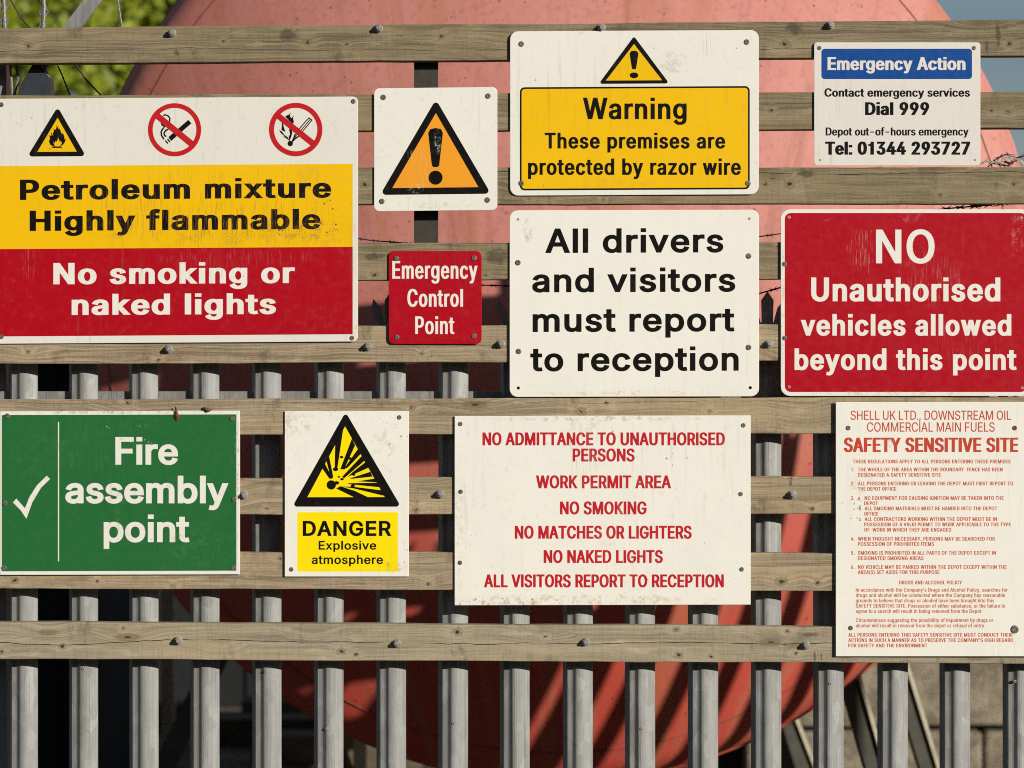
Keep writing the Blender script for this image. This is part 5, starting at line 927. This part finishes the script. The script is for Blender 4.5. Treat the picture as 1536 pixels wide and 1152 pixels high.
# ------------------------------------------------------------ razor wire, brackets, small things
def strand(pts_px, dep, step=22, r=.0016, mat=None, root=None, blade=.013, ph=0):
    pts = []
    for i in range(len(pts_px)-1):
        a, b2 = Vector(pts_px[i]), Vector(pts_px[i+1]); k = max(2, int((b2-a).length/4))
        for j in range(k): pts.append(a.lerp(b2, j/k))
    pts.append(Vector(pts_px[-1])); P = [W(p.x, p.y, dep + (p.z if len(p) > 2 else 0)) for p in pts]
    parts = [tube(P, r, 6)]; acc = ph; 
    for i in range(1, len(P)):
        acc += (P[i]-P[i-1]).length
        if acc > step*K:
            acc = 0; t = (P[i]-P[i-1]).normalized(); nn = t.cross(Vector((0, 1, 0))).normalized(); q = Vector((0, .0012, 0))
            w = blade*.5; L = blade
            for sgn in (1, -1):
                pl = [P[i] - t*L*.35, P[i] - t*L*.95 + nn*sgn*w, P[i] - t*L*.15 + nn*sgn*w*.35, P[i] + t*L*.15 + nn*sgn*w*.35, P[i] + t*L*.95 + nn*sgn*w, P[i] + t*L*.35]
                V = [p - q for p in pl] + [p + q for p in pl]; F = [tuple(range(6)), tuple(range(11, 5, -1))] + [(k, (k+1) % 6, 6+(k+1) % 6, 6+k) for k in range(6)]; parts.append((V, F))
    V, F = join(parts); return recalc(mesh_obj('wire_strand', V, F, mat or M_wire, root))
rw = thing('razor_wire', W(40, 100, .06), 'pale razor wire strands hanging at the top left corner behind the top board', 'razor wire')
strand([(4, -30), (6, 20), (7, 48)], .05, 24, .0048, root=rw, blade=.026); strand([(62, -30), (66, 10), (64, 50), (68, 100), (69, 122)], .05, 22, .0045, root=rw, blade=.026, ph=.02)
strand([(24, 96), (27, 118), (22, 140), (20, 150)], .06, 60, .0035, root=rw, blade=.008); strand([(15, 96), (17, 120), (18, 150)], .06, 60, .003, root=rw, blade=.006)
rw = thing('razor_wire', W(120, 100, .3), 'dark thin razor wire strands crossing the foliage above the flammable sign', 'razor wire')
strand([(78, 80), (92, 110), (108, 150)], .2, 10, .002, M_wire_dark, rw, .006); strand([(105, 85), (128, 118), (158, 150)], .25, 300, .0022, M_wire_dark, rw); strand([(172, -30), (178, 10), (186, 60)], .3, 26, .0025, root=rw, blade=.008)
strand([(5, -20), (30, 25), (60, 60)], .5, 300, .002, M_wire_dark, rw)
rw = thing('razor_wire', W(850, 400, .14), 'dark razor wire coil running along the top of the steel pales', 'razor wire')
strand([(440, 350), (530, 357), (560, 361), (600, 364), (650, 369), (700, 376)], .12, 22, .0015, M_wire_dark, rw, .010); strand([(700, 427), (765, 429), (820, 424)], .12, 20, .0015, M_wire_dark, rw, .010)
strand([(1080, 360), (1138, 355), (1175, 350), (1230, 342)], .12, 24, .0015, M_wire_dark, rw, .010); strand([(1100, 444), (1140, 440), (1172, 431), (1220, 428)], .3, 30, .002, M_wire_dark, rw, .012)
strand([(1400, 315), (1440, 311), (1470, 309), (1500, 305), (1560, 300)], .12, 20, .0018, M_wire_dark, rw, .015)
strand([(1452, 310), (1480, 306), (1500, 306)], .13, 12, .0018, M_wire_dark, rw, .014)
rw = thing('razor_wire', W(1480, 250, .06), 'tangle of pale razor wire lying on a board right of the blue headed sign', 'razor wire')
M_wire_lit = plain('sunlit_wire_steel', (.42, .39, .32), .5, .4, 150.0, .2)  # brighter copy of the wire steel, sunlight put into its colour
strand([(1465, 249), (1478, 242), (1500, 244), (1510, 236), (1530, 240)], .05, 12, .0018, M_wire_lit, rw, .012)
strand([(1500, 250), (1505, 238), (1518, 233), (1532, 243), (1536, 252), (1546, 250)], .06, 14, .0018, M_wire_lit, rw, .012); strand([(1490, 245), (1512, 249), (1524, 238), (1541, 232), (1560, 246)], .055, 13, .0018, M_wire_dark, rw, .012)
strand([(1502, 240), (1516, 246), (1528, 236), (1538, 250)], .065, 10, .0018, M_wire_lit, rw, .013); strand([(1480, 252), (1495, 238), (1509, 231), (1524, 236)], .07, 11, .0016, M_wire_dark, rw, .012)
# raking strut and bracket of the fence extension, upper left
st = thing('raking_strut', W(105, 60, .5), 'grey angled steel strut slanting up behind the top board at left', 'strut')
a, b2 = W(185, -60, .062), W(92, 62, .062); d_ = (b2-a).normalized(); nn = d_.cross(Vector((0, 1, 0))).normalized()*.018
q = [a-nn, a+nn, b2+nn, b2-nn]; V = q + [p + Vector((0, .006, 0)) for p in q]; F = [(0,1,2,3),(7,6,5,4),(0,4,5,1),(1,5,6,2),(2,6,7,3),(3,7,4,0)]
recalc(mesh_obj('strut_arm', V, F, M_galv_dark, st))
V, F = box((b2.x+.01, .052, b2.z-.03), (.05, .02, .05)); mesh_obj('foot_plate', V, F, M_galv_dark, st)
br = thing('fence_bracket', W(50, 160, .042), 'dark navy steel bracket showing between the top two boards at far left', 'bracket')
q = [W(*p, .042) for p in ((38, 75), (64, 75), (62, 100), (76, 120), (76, 190), (24, 190), (28, 132), (48, 98))]; V = q + [p + Vector((0, .05, 0)) for p in q]
F = [tuple(range(8)), tuple(range(15, 7, -1))] + [(k, (k+1) % 8, 8+(k+1) % 8, 8+k) for k in range(8)]; recalc(mesh_obj('plate', V, F, M_navy, br))
# dry leaf and cocoon on the green sign
lf = thing('dry_leaf', W(264, 628, -.008), 'reddish dry leaf caught on the top edge of the green sign', 'leaf')
q = [(262, 610), (264.5, 610), (266, 617), (269, 624), (268.5, 630), (264.5, 631.5), (261.5, 626), (263, 618)]
V = [W(*p, -.0085 - .002*math.sin(i)) for i, p in enumerate(q)]; V.append(W(265, 624, -.012)); F = [(i, (i+1) % 8, 8) for i in range(8)]
o = mesh_obj('blade', V, F, plain('dry_leaf_brown', (.16, .045, .02), .7, .4, 300.0), lf); m_ = o.modifiers.new('thick', 'SOLIDIFY'); m_.thickness = .0006
lf = thing('cocoon', W(311, 616, -.007), 'small brown cocoon on the top edge of the green sign', 'cocoon')
V, F = tube([W(305, 611, -.006), W(308, 613, -.008), W(312, 615, -.009), W(316, 614, -.007), W(319, 612, -.006)], [.001, .004, .0055, .004, .001], 8); mesh_obj('husk', V, F, plain('cocoon_brown', (.17, .12, .05), .9, .5, 300.0), lf, True)
